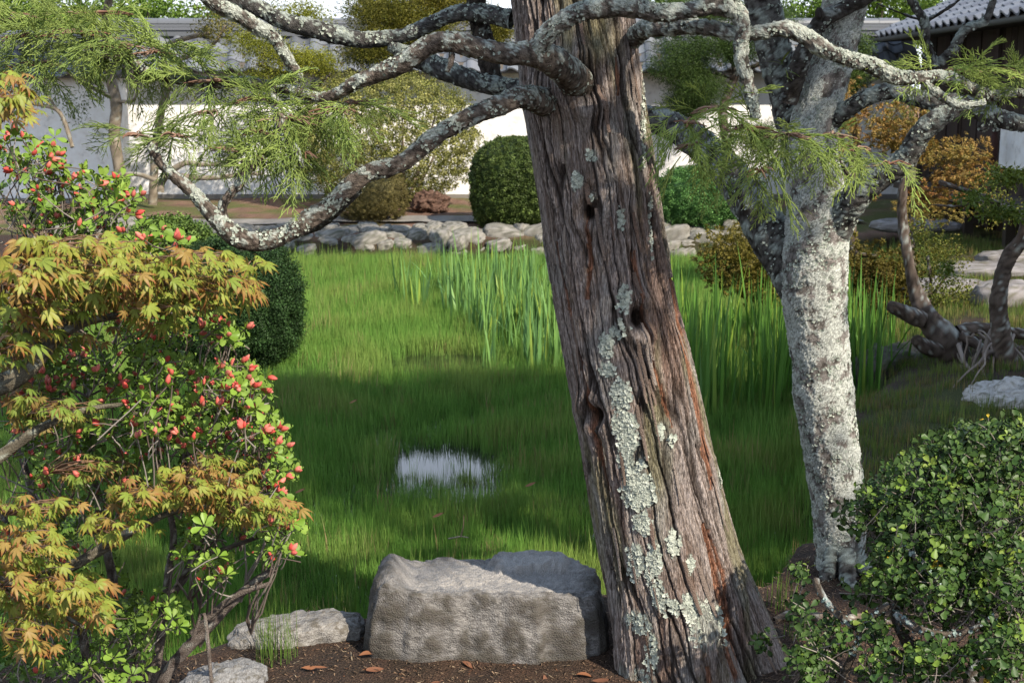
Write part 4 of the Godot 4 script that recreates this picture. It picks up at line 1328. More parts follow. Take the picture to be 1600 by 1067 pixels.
func make_cypress() -> void:
	R.seed = 201
	var base := W(1115, 1130, CYP_D)
	var o := thing("cypress_tree", "thick leaning cypress with shaggy red-brown bark and lichen patches", "cypress", base)
	var mb := MB.new()
	var ys := []
	var y := -2600.0
	while y < 1220.0:
		ys.append(y)
		y += 40.0 if y < -60.0 else 1.7
	ys.append(1220.0)
	var ans := []
	var a := -10.0
	while a < 350.0:
		ans.append(deg_to_rad(a))
		a += 0.75 if a < 190.0 else 5.0
	var n := ans.size()
	var grey := Color(0.52, 0.44, 0.395)
	var brown := Color(0.26, 0.195, 0.155)
	var dark := Color(0.030, 0.020, 0.015)
	var red := Color(0.46, 0.21, 0.12)
	var algae := Color(0.28, 0.275, 0.14)
	var pale := Color(0.46, 0.48, 0.42)
	for yy in ys:
		var e := edge_at(yy)
		for an in ans:
			var at := cyp_skin(yy, an)
			var px := lerpf(e.x, e.y, (1.0 + cos(an)) / 2.0)
			var facing: bool = sin(an) > -0.1
			var q := cyp_relief(an, px, yy, facing)
			var h: float = q[0]
			# buttressed foot
			h += 0.02 * sst(850, 1100, yy) * sin(an * 5.0 + 1.0) * maxf(0.0, 1.0)
			var col := brown.lerp(grey, clampf(0.66 + q[2] * 1.3 + q[4] * 0.30 + q[5] * 0.25, 0, 1.15))
			var tone := NF.get_noise_3d(at.x * 60.0, at.y * 14.0, at.z * 60.0)
			col = col.lerp(Color(0.27, 0.16, 0.115), sst(0.08, 0.4, tone) * 0.6)
			col = col.lerp(algae, sst(0.08, 0.35, NF.get_noise_3d(at.x * 60.0 + 60.0, at.y * 9.0, at.z * 60.0)) * 0.65)
			col = col.lerp(Color(0.55, 0.52, 0.48), sst(0.1, 0.4, NF.get_noise_3d(at.x * 90.0, at.y * 16.0 + 30.0, at.z * 90.0)) * 0.6)
			col = col.lerp(dark, clampf(q[1] * 0.85, 0, 1))
			if facing:
				var rr := 0.0
				for line in RED:
					if yy < line[0][1] - 8 or yy > line[-1][1] + 8: continue
					for k in line.size() - 1:
						if yy >= line[k][1] - 8 and yy <= line[k + 1][1] + 8:
							var t: float = clampf((yy - line[k][1]) / (line[k + 1][1] - line[k][1]), 0, 1)
							var cx: float = lerpf(line[k][0], line[k + 1][0], t) + q[5] * 2.0
							var w: float = lerpf(line[k][2], line[k + 1][2], t) * 0.75
							rr = maxf(rr, 1.0 - sst(0.7, 1.1, absf(px - cx) / w))
				col = col.lerp(red * (0.8 + 0.9 * q[2]), rr * 0.9)
				h -= 0.006 * rr
				var lm := 0.0
				for l in LICHEN:
					var dx: float = (px - l[0]) / l[2]
					var dy: float = (yy - l[1]) / l[3]
					if absf(dx) < 1.7 and absf(dy) < 1.7:
						var g: float = dx * dx + dy * dy + 1.6 * q[2] + 0.35 * q[5]
						lm = maxf(lm, (1.0 - sst(0.7, 1.0, g)) * l[4])
				lm = clampf(lm, 0, 1) * (1.0 - q[1] * 0.7)
				col = col.lerp(pale * (0.9 + 0.9 * q[2]), lm * 0.85)
				h += 0.002 * lm
				col = col.lerp(dark * 1.4, sst(0.35, 0.8, q[3]))
			mb.p(cyp_skin(yy, an, h) - base, col)
	for k in ys.size() - 1:
		for j in n:
			var i := k * n + j
			var i2 := k * n + (j + 1) % n
			mb.q(i, i2, i2 + n, i + n)
	var trunk := part(o, "trunk", mb.mesh(), M.cypress_bark)
	# lichen flakes on the trunk
	var fl := flake_mesh()
	var xs := []
	var cs := PackedColorArray()
	for l in LICHEN:
		var m := int(l[2] * l[3] * 0.8 * l[4]) + 24
		for k in m:
			var t := rf(0, TAU)
			var rad := sqrt(R.randf()) * rf(0.6, 1.15)
			var px: float = l[0] + cos(t) * rad * l[2]
			var yy: float = l[1] + sin(t) * rad * l[3]
			var e := edge_at(yy)
			var u := clampf((px - e.x) / (e.y - e.x), 0.01, 0.99)
			var an := acos(clampf(2.0 * u - 1.0, -1, 1))
			var at := cyp_skin(yy, an)
			var q := cyp_relief(an, px, yy, true)
			if q[1] > 0.5 or NF.get_noise_2d(px * 1.6, yy * 1.6) < -0.06: continue
			var out := Vector3(cos(an), 0.1, sin(an))
			xs.append(Transform3D(frame(out + rdir() * 0.35, rdir(), rf(0.0026, 0.0075)), cyp_skin(yy, an, q[0] + 0.003) - base))
			cs.append(vary(Color(0.32, 0.35, 0.30), Color(0.52, 0.54, 0.47), 0.2))
	# loose peeling strips of bark
	for k in 46:
		var yy := rf(-40, 1050)
		var e := edge_at(yy)
		var px := lerpf(e.x, e.y, rf(0.03, 0.97))
		var u := (px - e.x) / (e.y - e.x)
		var an := acos(clampf(2.0 * u - 1.0, -1, 1))
		var L := rf(30, 110)
		var w := rf(0.003, 0.008)
		var sb := MB.new()
		var m := 7
		var c := vary(Color(0.19, 0.13, 0.10), Color(0.33, 0.28, 0.24), 0.1)
		for j in m:
			var t := float(j) / (m - 1)
			var ey := yy + L * t
			var ee := edge_at(ey)
			var an2 := an + rf(-0.006, 0.006)
			var at := cyp_skin(ey, an2)
			var pxx := lerpf(ee.x, ee.y, (1.0 + cos(an2)) / 2.0)
			var q := cyp_relief(an2, pxx, ey, true)
			var lift: float = maxf(q[0], -0.004) + 0.003 + 0.010 * t * t
			var side := Vector3(-sin(an), 0, cos(an)) * w * (1.0 - 0.7 * absf(t - 0.4))
			var pp := cyp_skin(ey, an2, lift) - base
			var out := Vector3(cos(an), 0, sin(an))
			sb.p(pp - side, c * 0.9); sb.p(pp + out * 0.002, c); sb.p(pp + side, c * 0.9)
		for j in m - 1:
			var i := j * 3
			sb.q(i, i + 3, i + 4, i + 1)
			sb.q(i + 1, i + 4, i + 5, i + 2)
		part(trunk, "bark_strip", sb.mesh(), M.bark)
	# branches
	var st := {"base": Color(0.20, 0.165, 0.135), "dark": Color(0.05, 0.04, 0.033), "lichen": Color(0.42, 0.45, 0.40), "amt": 0.24, "bump": 0.0035, "freq": 1.0, "crust": 0.002}
	var lich := {"base": Color(0.20, 0.175, 0.15), "dark": Color(0.05, 0.045, 0.038), "lichen": Color(0.44, 0.47, 0.41), "amt": 0.46, "bump": 0.004, "freq": 1.0, "crust": 0.003}
	var grey_st := {"base": Color(0.13, 0.125, 0.115), "dark": Color(0.04, 0.038, 0.035), "lichen": Color(0.33, 0.37, 0.33), "amt": 0.26, "bump": 0.003, "freq": 1.0, "crust": 0.002}
	var dark_st := {"base": Color(0.075, 0.062, 0.05), "dark": Color(0.02, 0.017, 0.014), "lichen": Color(0.22, 0.24, 0.21), "amt": 0.1, "bump": 0.004, "freq": 1.0, "crust": 0.002}
	var bl := [
		# upper limb, out of the big knot
		[[[912, 140, 3.72, 26], [885, 112, 3.52, 24], [858, 92, 3.42, 21], [828, 84, 3.38, 19], [790, 84, 3.36, 17], [750, 76, 3.35, 15], [706, 66, 3.34, 17], [672, 70, 3.34, 15], [630, 98, 3.34, 16], [590, 116, 3.35, 14], [555, 130, 3.36, 12], [528, 146, 3.38, 9], [495, 152, 3.4, 7], [455, 140, 3.42, 8], [420, 135, 3.44, 9], [380, 128, 3.46, 8], [330, 130, 3.48, 8], [270, 122, 3.5, 9], [232, 115, 3.5, 8], [205, 98, 3.5, 7], [170, 88, 3.5, 5], [130, 80, 3.5, 4]], st, 0.5],
		# lower limb sweeping down and up again
		[[[850, 160, 3.62, 22], [815, 152, 3.50, 16], [772, 168, 3.45, 15], [728, 186, 3.42, 14], [690, 208, 3.40, 13], [664, 226, 3.39, 14], [632, 252, 3.38, 13], [604, 264, 3.37, 15], [575, 270, 3.36, 14], [548, 290, 3.35, 14], [515, 322, 3.34, 14], [480, 345, 3.33, 15], [445, 366, 3.32, 15], [405, 378, 3.31, 15], [372, 372, 3.3, 15], [345, 350, 3.3, 13], [322, 326, 3.3, 11], [298, 298, 3.3, 10], [268, 272, 3.3, 8], [248, 252, 3.3, 7], [238, 232, 3.3, 9], [240, 222, 3.3, 6]], st, 1.0],
		[[[352, 352, 3.3, 8], [348, 325, 3.31, 7], [362, 300, 3.32, 7], [378, 285, 3.33, 6], [384, 262, 3.34, 7], [380, 250, 3.34, 5]], st, 0.3],
		[[[384, 270, 3.34, 5], [398, 258, 3.35, 4], [412, 246, 3.36, 2.5]], st, 0.1],
		[[[560, 296, 3.36, 6], [530, 325, 3.4, 8], [500, 350, 3.45, 8], [470, 364, 3.5, 6], [440, 372, 3.5, 4]], grey_st, 0.2],
		# arching limb that turns back across the trunk
		[[[832, 84, 3.38, 12], [852, 58, 3.36, 13], [872, 38, 3.35, 14], [905, 20, 3.34, 15], [940, 12, 3.34, 15], [985, 10, 3.34, 15], [1030, 20, 3.35, 13], [1080, 16, 3.36, 13], [1120, 8, 3.37, 14], [1148, 16, 3.38, 14], [1160, 40, 3.38, 11], [1158, 75, 3.38, 10], [1163, 110, 3.38, 10], [1172, 145, 3.38, 9], [1182, 185, 3.38, 6]], lich, 1.2],
		# second lichen-crusted limb across the lichened tree to the right
		[[[990, 60, 3.68, 14], [1010, 45, 3.56, 13], [1040, 44, 3.5, 12], [1080, 42, 3.45, 11], [1120, 46, 3.42, 11], [1155, 54, 3.4, 10], [1190, 50, 3.4, 11], [1228, 45, 3.4, 13], [1258, 58, 3.4, 13], [1290, 78, 3.4, 12], [1325, 92, 3.42, 11], [1360, 102, 3.44, 12], [1400, 120, 3.46, 11], [1440, 122, 3.5, 10], [1480, 122, 3.52, 10], [1520, 140, 3.55, 9], [1550, 150, 3.58, 8], [1575, 145, 3.6, 7], [1620, 150, 3.62, 6]], lich, 1.1],
		[[[1440, 122, 3.5, 6], [1470, 150, 3.5, 6], [1500, 165, 3.5, 5], [1540, 160, 3.5, 4]], lich, 0.3],
		# limb behind the upper one
		[[[845, 142, 3.86, 16], [800, 138, 3.9, 15], [755, 130, 3.92, 15], [715, 118, 3.95, 15], [672, 100, 4.0, 15], [640, 88, 4.0, 12], [610, 70, 4.0, 9]], grey_st, 0.9],
		# high dark limb
		[[[800, 30, 3.9, 14], [720, 20, 3.95, 12], [640, 52, 4.0, 11], [580, 62, 4.0, 13], [530, 56, 4.0, 14], [490, 45, 4.0, 15], [440, 32, 4.0, 13], [400, 12, 4.0, 12], [350, -6, 4.0, 11], [300, -30, 4.0, 9]], grey_st, 0.5],
		# lichened limb that drops into the foliage from above
		[[[300, -30, 3.3, 12], [330, 2, 3.32, 11], [365, 20, 3.34, 11], [400, 42, 3.36, 11], [425, 56, 3.37, 10], [442, 82, 3.38, 8], [458, 108, 3.4, 7], [470, 125, 3.4, 5]], lich, 0.8],
		[[[772, 128, 3.93, 14], [764, 100, 3.95, 15], [756, 64, 3.97, 16], [748, 30, 4.0, 15], [744, -10, 4.0, 14], [752, -90, 4.0, 11], [770, -200, 4.0, 6]], dark_st, 0.15],
		[[[706, 84, 3.34, 6], [704, 100, 3.33, 4], [698, 112, 3.33, 2]], st, 0.0],
		[[[440, 215, 3.35, 9], [452, 225, 3.33, 8], [462, 238, 3.32, 6], [472, 262, 3.31, 3]], grey_st, 0.3],
		[[[420, 135, 3.44, 7], [432, 165, 3.4, 8], [440, 195, 3.37, 9], [450, 225, 3.35, 7]], st, 0.2]]
	mb = MB.new()
	var bn := 0
	for b in bl:
		var line := spline(b[0], 0.005)
		var bb := MB.new()
		bark_tube(bb, line, 40, b[1], base)
		part(o, "branch", bb.mesh(), M.bark)
		flakes_on(line, int(line[0].size() * 9.0 * b[2]), xs, cs, 0.0036, 0.5, base)
	scatter(o, "lichen", fl, M.lichen, xs, cs)
	# foliage
	var sprays := []
	for k in 5:
		sprays.append(cypress_spray(rf(0.12, 0.18), R.randi_range(9, 13), rf(0.1, 0.7)))
	var clumps := [
		# x, y, d, rx, ry, how many, droop, tint 0 fresh .. 1 dull
		[50, 50, 3.55, 70, 35, 60, 0.3, 0.5], [120, 45, 3.5, 80, 40, 70, 0.3, 0.6], [180, 65, 3.5, 70, 40, 70, 0.4, 0.4], [60, 95, 3.55, 80, 30, 46, 0.8, 0.7], [240, 75, 3.5, 60, 40, 56, 0.6, 0.35], [30, 20, 3.6, 60, 30, 36, 0.3, 0.3], [140, 15, 3.6, 100, 20, 40, 0.1, 0.2],
		[330, 120, 3.45, 60, 30, 40, 0.2, 0.5], [400, 150, 3.42, 50, 30, 48, 0.4, 0.35], [450, 180, 3.4, 75, 40, 90, 0.7, 0.3], [520, 165, 3.4, 55, 35, 56, 0.8, 0.35], [400, 200, 3.38, 50, 40, 44, 0.9, 0.5], [555, 155, 3.42, 40, 26, 26, 0.5, 0.3], [470, 235, 3.36, 35, 30, 22, 1.2, 0.5], [330, 170, 3.4, 50, 30, 26, 0.7, 0.5],
		[215, 205, 3.32, 45, 18, 22, 0.3, 0.75], [275, 205, 3.32, 40, 18, 24, 0.3, 0.75], [345, 225, 3.34, 40, 26, 18, 0.5, 0.7], [400, 240, 3.36, 36, 22, 14, 0.6, 0.8],
		[1070, 185, 3.42, 45, 30, 34, 0.8, 0.2], [1120, 165, 3.42, 50, 26, 40, 0.3, 0.15], [1170, 195, 3.42, 60, 40, 60, 0.6, 0.3], [1230, 205, 3.42, 55, 30, 44, 0.6, 0.3], [1080, 220, 3.4, 36, 40, 20, 1.0, 0.2], [1190, 260, 3.4, 40, 50, 26, 1.3, 0.25], [1300, 205, 3.44, 50, 26, 24, 0.7, 0.2], [1340, 225, 3.44, 40, 26, 18, 1.0, 0.15], [1390, 250, 3.46, 50, 24, 14, 0.9, 0.2],
		[1450, 110, 3.55, 50, 24, 36, 0.2, 0.15], [1500, 105, 3.58, 55, 26, 44, 0.3, 0.2], [1560, 105, 3.6, 50, 26, 40, 0.3, 0.4], [1600, 115, 3.6, 40, 30, 26, 0.5, 0.5]]
	var spx := [[], [], [], [], []]
	var spc := []
	for k in 5: spc.append(PackedColorArray())
	mb = MB.new()
	for c in clumps:
		var core := W(c[0], c[1] + 6, c[2])
		var ex: float = c[3] / FPX * c[2]
		var ey: float = c[4] / FPX * c[2]
		var ez := maxf(ex, ey) * 0.8
		for k in int(c[5] * 0.34) + 3:
			var d := rdir()
			var e := core + Vector3(d.x * ex, absf(d.y) * ey * 0.4 - ey * 0.3, d.z * ez) * 0.8
			twig(mb, bent(core - base, e - base, 4, -0.004, 0.006), rf(0.0022, 0.004), 0.0012, vary(Color(0.17, 0.085, 0.055), Color(0.26, 0.18, 0.13)) , 5)
		for k in int(c[5] * (0.48 if c[0] < 380 else (0.42 if c[0] < 1000 else 0.36))):
			var d := rdir()
			d.y = d.y * 0.8 + 0.05
			var at := core + Vector3(d.x * ex, d.y * ey, d.z * ez) * rf(0.15, 0.85) - base
			var dirn := (d * Vector3(1, 0.7, 1) + rdir() * 0.6 + Vector3(0, -c[6] * 0.8, 0.1)).normalized()
			var i := R.randi() % 5
			spx[i].append(Transform3D(frame(dirn, Vector3(0, 1, 0) + rdir() * 0.8, rf(0.4, 0.92)), at))
			spc[i].append(vary(Color(0.34, 0.42, 0.100).lerp(Color(0.15, 0.21, 0.065), c[7]), Color(0.25, 0.35, 0.080).lerp(Color(0.20, 0.27, 0.080), c[7]), 0.22))
	part(o, "fine_twigs", mb.mesh(), M.twig).set_meta("kind", "stuff")
	for i in 5:
		scatter(o, "foliage", sprays[i], M.soft_leaf, spx[i], spc[i])
	# the crown, far above the picture
	var ball := leaf_ball(50, 0.26, 0.10, 0.03)
	var lumps := []
	for k in 16:
		var t := k / 15.0
		var at := cyp_skin(lerpf(-1000, -2500, t), 0.0) - base + Vector3(rf(-1, 0.7), 0, rf(-0.9, 0.6)) * (1.2 - 0.8 * t)
		lumps.append([at, Vector3(0.5, 0.3, 0.5)])
	crown(o, "crown_foliage", lumps, ball, 22, Color(0.06, 0.10, 0.03), Color(0.10, 0.15, 0.035), M.leaf)

# ---------------------------------------------------------------- the lichen-covered forked tree
func make_lichen_tree() -> void:
	R.seed = 231
	var base := W(1312, 895, 4.5)
	var o := thing("lichened_tree", "forked tree whose pale trunk is crusted with grey-green lichen", "tree", base)
	var st := {"base": Color(0.31, 0.285, 0.26), "dark": Color(0.10, 0.088, 0.076), "lichen": Color(0.55, 0.575, 0.52), "amt": 0.59, "bump": 0.004, "freq": 0.55, "crust": 0.0030}
	var dim := {"base": Color(0.17, 0.165, 0.15), "dark": Color(0.035, 0.03, 0.026), "lichen": Color(0.34, 0.38, 0.34), "amt": 0.30, "bump": 0.005, "freq": 0.6, "crust": 0.003}
	var dark := {"base": Color(0.10, 0.09, 0.08), "dark": Color(0.03, 0.026, 0.022), "lichen": Color(0.26, 0.28, 0.26), "amt": 0.16, "bump": 0.005, "freq": 0.7, "crust": 0.002}
	var lines := [
		[[[1330, 960, 4.5, 70], [1318, 900, 4.5, 46], [1313, 860, 4.5, 38], [1312, 800, 4.5, 42], [1305, 740, 4.5, 43], [1296, 680, 4.5, 44], [1288, 620, 4.5, 46], [1283, 560, 4.5, 45], [1276, 500, 4.5, 47], [1272, 450, 4.5, 51], [1274, 400, 4.5, 51], [1278, 350, 4.5, 48], [1276, 300, 4.5, 42], [1270, 250, 4.5, 37], [1272, 200, 4.5, 36], [1284, 150, 4.5, 34], [1298, 100, 4.5, 33], [1310, 50, 4.5, 33], [1322, 0, 4.5, 32], [1340, -80, 4.5, 30]], st, 78, 1.0],
		[[[1330, -40, 4.5, 30], [1340, -80, 4.5, 30], [1390, -260, 4.4, 26], [1500, -520, 4.3, 20], [1620, -760, 4.2, 14], [1760, -960, 4.1, 9]], st, 14, 0.0],
		# fork to the left, behind the cypress
		[[[1262, 470, 4.5, 36], [1236, 420, 4.55, 36], [1205, 370, 4.6, 34], [1176, 320, 4.65, 31], [1148, 280, 4.7, 28], [1116, 245, 4.75, 26], [1080, 215, 4.8, 24], [1035, 190, 4.85, 20], [990, 178, 4.9, 17], [930, 150, 5.0, 14]], dim, 34, 0.6],
		# second upright stem
		[[[1262, 270, 4.5, 26], [1248, 220, 4.55, 26], [1234, 170, 4.6, 26], [1222, 120, 4.6, 27], [1208, 70, 4.6, 26], [1196, 20, 4.6, 26], [1186, -40, 4.6, 24], [1190, -200, 4.6, 20], [1240, -460, 4.5, 15], [1300, -760, 4.4, 9]], dim, 30, 0.7],
		# dark bough crossing upward to the right
		[[[1232, 160, 4.46, 14], [1246, 115, 4.44, 14], [1258, 80, 4.42, 13], [1282, 36, 4.4, 13], [1310, 18, 4.4, 12], [1345, 0, 4.4, 12], [1400, -30, 4.4, 10]], dark, 22, 0.2],
		[[[1284, 36, 4.4, 9], [1281, 22, 4.38, 7], [1279, 14, 4.38, 5]], dark, 12, 0.0],
		# lower right limb
		[[[1300, 372, 4.48, 26], [1322, 330, 4.42, 23], [1345, 300, 4.38, 22], [1372, 280, 4.35, 21], [1400, 262, 4.32, 18], [1422, 240, 4.3, 17], [1438, 212, 4.28, 16], [1462, 188, 4.26, 16], [1488, 172, 4.25, 14], [1515, 168, 4.24, 12]], dim, 28, 0.8],
		# upper right limb
		[[[1300, 190, 4.48, 16], [1330, 168, 4.42, 13], [1362, 150, 4.38, 12], [1400, 142, 4.35, 12], [1430, 152, 4.33, 13], [1470, 160, 4.3, 13], [1505, 162, 4.28, 13], [1545, 180, 4.26, 13], [1580, 190, 4.25, 12], [1640, 200, 4.25, 10]], dim, 24, 0.7],
		[[[1410, 142, 4.34, 7], [1412, 128, 4.33, 6], [1408, 112, 4.33, 4]], dim, 10, 0.2],
		# thin grey branches at the top right
		[[[1462, 104, 4.6, 9], [1448, 70, 4.6, 8], [1445, 36, 4.6, 7], [1430, 10, 4.6, 7], [1410, -20, 4.6, 6]], dim, 12, 0.2],
		[[[1466, 100, 4.6, 8], [1490, 78, 4.58, 8], [1508, 48, 4.56, 7], [1538, 34, 4.55, 6], [1550, 10, 4.55, 5], [1556, -20, 4.55, 4]], dim, 12, 0.2],
		[[[1506, 50, 4.56, 4], [1508, 38, 4.55, 3]], dim, 8, 0.0],
		[[[1446, 34, 4.6, 4], [1470, 20, 4.6, 3], [1500, 0, 4.6, 2]], dark, 8, 0.0],
		[[[1444, 30, 4.6, 3], [1420, 25, 4.6, 2], [1370, 5, 4.6, 1.5]], dark, 8, 0.0],
		[[[1540, 180, 4.27, 7], [1535, 200, 4.26, 6], [1553, 185, 4.25, 4], [1560, 168, 4.25, 2]], dim, 10, 0.3],
		[[[1548, 160, 4.27, 6], [1552, 185, 4.26, 6], [1558, 205, 4.25, 3]], dim, 10, 0.3],
		# flaring roots
		[[[1310, 850, 4.46, 18], [1296, 890, 4.42, 15], [1285, 925, 4.36, 10], [1262, 960, 4.28, 6]], dim, 14, 0.2],
		[[[1320, 860, 4.44, 18], [1325, 900, 4.38, 15], [1330, 940, 4.3, 10]], dim, 14, 0.2],
		[[[1330, 850, 4.46, 16], [1350, 890, 4.42, 14], [1375, 930, 4.36, 8]], dim, 14, 0.2]]
	var xs := []
	var cs := PackedColorArray()
	var first := true
	for l in lines:
		var line := spline(l[0], 0.0042 if first else 0.006)
		var mb := MB.new()
		bark_tube(mb, line, int(l[2] * (2.2 if first else 1.2)), l[1], base)
		part(o, "trunk" if first else "branch", mb.mesh(), M.bark)
		flakes_on(line, int(line[0].size() * (22.0 if first else 9.0) * l[3]), xs, cs, 0.0040 if first else 0.0036, 0.1, base)
		first = false
	scatter(o, "lichen", flake_mesh(), M.lichen, xs, cs)
	# strap-leaved plants growing in the fork
	var fern := []
	var fc := PackedColorArray()
	for q in [[1222, 110, 4.42, 8], [1136, 280, 4.6, 12], [1250, 330, 4.42, 5]]:
		for k in q[3]:
			fern.append(Transform3D(frame(Vector3(rf(-0.8, 0.5), rf(-0.7, 0.8), rf(0.1, 0.8)), Vector3.UP, rf(0.5, 1.1)), W(q[0] + rf(-6, 6), q[1] + rf(-10, 10), q[2]) - base))
			fc.append(vary(Color(0.08, 0.13, 0.025), Color(0.16, 0.19, 0.04)))
	scatter(o, "strap_leaves", oval_leaf(0.09, 0.010, 0.2, 0.03, 4), M.leaf, fern, fc)
	# the crown overhead, out of the picture: it shades the near half of the pond
	var ball := leaf_ball(60, 0.24, 0.075, 0.036)
	var lumps := []
	var spots := []
	# it stands towards the sun from the shaded half of the pond, with gaps where light reaches the trunks
	var clear := [Vector3(0.70, 0.1, -3.7), Vector3(0.62, 0.5, -3.7), Vector3(0.52, 0.9, -3.7), Vector3(0.42, 1.3, -3.7), Vector3(0.34, 1.7, -3.7), Vector3(0.30, 2.0, -3.7), Vector3(0.6, 1.55, -3.45), Vector3(1.05, 0.5, -4.5), Vector3(1.02, 0.9, -4.5), Vector3(1.0, 1.3, -4.5), Vector3(-0.3, 0.2, -4.0), Vector3(1.0, 1.5, -3.45), Vector3(1.4, 1.75, -3.5), Vector3(-0.55, 1.55, -3.4), Vector3(-0.9, 1.6, -3.45), Vector3(-1.2, 1.75, -3.5), Vector3(-0.5, 1.3, -3.35)]
	for k in 300:
		var t := Vector3(rf(-1.9, 2.9), WATER, -rf(4.35, 8.55))
		var h := rf(4.1, 5.2)
		var at := t + SUN * (h - t.y) / SUN.y
		var lit := false
		for c in clear:
			var p: Vector3 = c + SUN * (h - c.y) / SUN.y
			if Vector2(p.x - at.x, p.z - at.z).length() < 0.43: lit = true
		if lit: continue
		spots.append(at)
	for s in spots:
		lumps.append([s - base, Vector3(rf(0.26, 0.44), rf(0.14, 0.26), rf(0.24, 0.36))])
	crown(o, "crown_foliage", lumps, ball, 8, Color(0.06, 0.11, 0.025), Color(0.11, 0.17, 0.035), M.leaf)
	var mb2 := MB.new()
	var hub := W(1620, -760, 4.2)
	for s in spots:
		twig(mb2, bent(hub - base, s - base, 5, -0.1, 0.08), 0.035, 0.008, Color(0.17, 0.16, 0.14), 6)
	part(o, "bough", mb2.mesh(), M.twig)

# ---------------------------------------------------------------- the near bank
# flat-topped rock: a horn at one end, a shallow hollow on top and a paler ledge at the back
func big_rock() -> ArrayMesh:
	var mb := MB.new()
	var n := 280
	var m := 170
	var e := Vector3(0.345, 0.21, 0.20)
	for a in m + 1:
		# a runs from the foot, up the side, over the edge to the middle of the top
		var t := float(a) / m
		for b in n:
			var an := TAU * b / n
			var c := cos(an)
			var z := sin(an)
			var L := pow(pow(absf(c), 5.0) + pow(absf(z), 5.0), -0.2)
			var rim := Vector3(c * L * e.x, 0, z * L * e.z)
			var off := Vector3(2.0, 5.0, 1.0)
			rim *= 1.0 + 0.14 * NZ.get_noise_3dv(Vector3(rim.x, 0, rim.z) * 60.0 + off)
			var side := minf(t / 0.5, 1.0)
			var over := maxf((t - 0.5) / 0.5, 0.0)
			var q := rim * lerpf(1.0, 0.0, pow(over, 1.1))
			# the skin leans in towards the top; the front bulges low down
			q *= 1.0 + 0.05 * sin(side * PI) - 0.05 * side * side
			var top := 0.168 + 0.022 * sst(0.0, 0.20, q.z) - 0.015 * sst(0.05, 0.3, q.x) * sst(0.0, 0.15, q.z)
			top += 0.075 * exp(-(pow((q.x + 0.285) / 0.050, 2.0) + pow((q.z - 0.02) / 0.16, 2.0)))
			top += 0.024 * sst(0.025, 0.055, q.x + 0.05 * NF.get_noise_2d(q.z * 120.0, 3.0)) * (1.0 - sst(-0.07, -0.035, q.z + 0.03 * NF.get_noise_2d(q.x * 150.0, 9.0))) * (1.0 - sst(0.24, 0.27, q.x))
			top += 0.008 * NZ.get_noise_2d(q.x * 90.0, q.z * 90.0) + 0.006 * NF.get_noise_2d(q.x * 300.0, q.z * 300.0)
			var y := top * (1.0 - pow(1.0 - side, 1.25)) if over <= 0.0 else top
			y = lerpf(-0.09, y, sst(0.0, 0.12, side) if over <= 0.0 else 1.0) if side < 0.3 and over <= 0.0 else y
			q.y = lerpf(-0.09, top, side) if over <= 0.0 else top + 0.006 * sin(PI * minf(over * 4.0, 1.0))
			var out := Vector3(c, 0.5 + over, z).normalized()
			var k2 := NF.get_noise_3dv(q * 110.0 + off)
			var k3 := NF.get_noise_3dv(q * 1400.0 + off)
			var k4 := NF.get_noise_3dv(q * 330.0 + off)
			q += out * (0.010 * k2 + 0.0026 * k4 * (1.0 - 0.6 * over) + 0.0009 * k3)
			var col := Color(0.135, 0.128, 0.12).lerp(Color(0.32, 0.307, 0.29), clampf(0.5 + k3 * 1.5 + k4 * 0.5, 0, 1))
			# dark crust low on the front and on the horn, bare grain on top
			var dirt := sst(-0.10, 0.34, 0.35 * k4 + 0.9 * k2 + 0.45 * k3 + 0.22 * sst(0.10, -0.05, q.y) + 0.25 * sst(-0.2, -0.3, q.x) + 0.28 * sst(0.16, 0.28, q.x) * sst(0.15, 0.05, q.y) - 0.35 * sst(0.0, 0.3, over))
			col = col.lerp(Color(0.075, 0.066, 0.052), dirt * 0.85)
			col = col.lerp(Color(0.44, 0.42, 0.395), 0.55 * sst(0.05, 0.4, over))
			col = col.lerp(Color(0.50, 0.48, 0.45), 0.6 * sst(0.03, 0.06, q.x) * (1.0 - sst(-0.06, -0.04, q.z)) * sst(0.15, 0.19, q.y))
			mb.p(q, col)
	for a in m:
		for b in n:
			var i := a * n + b
			var j := a * n + (b + 1) % n
			mb.q(i, j, j + n, i + n)
	return mb.mesh()

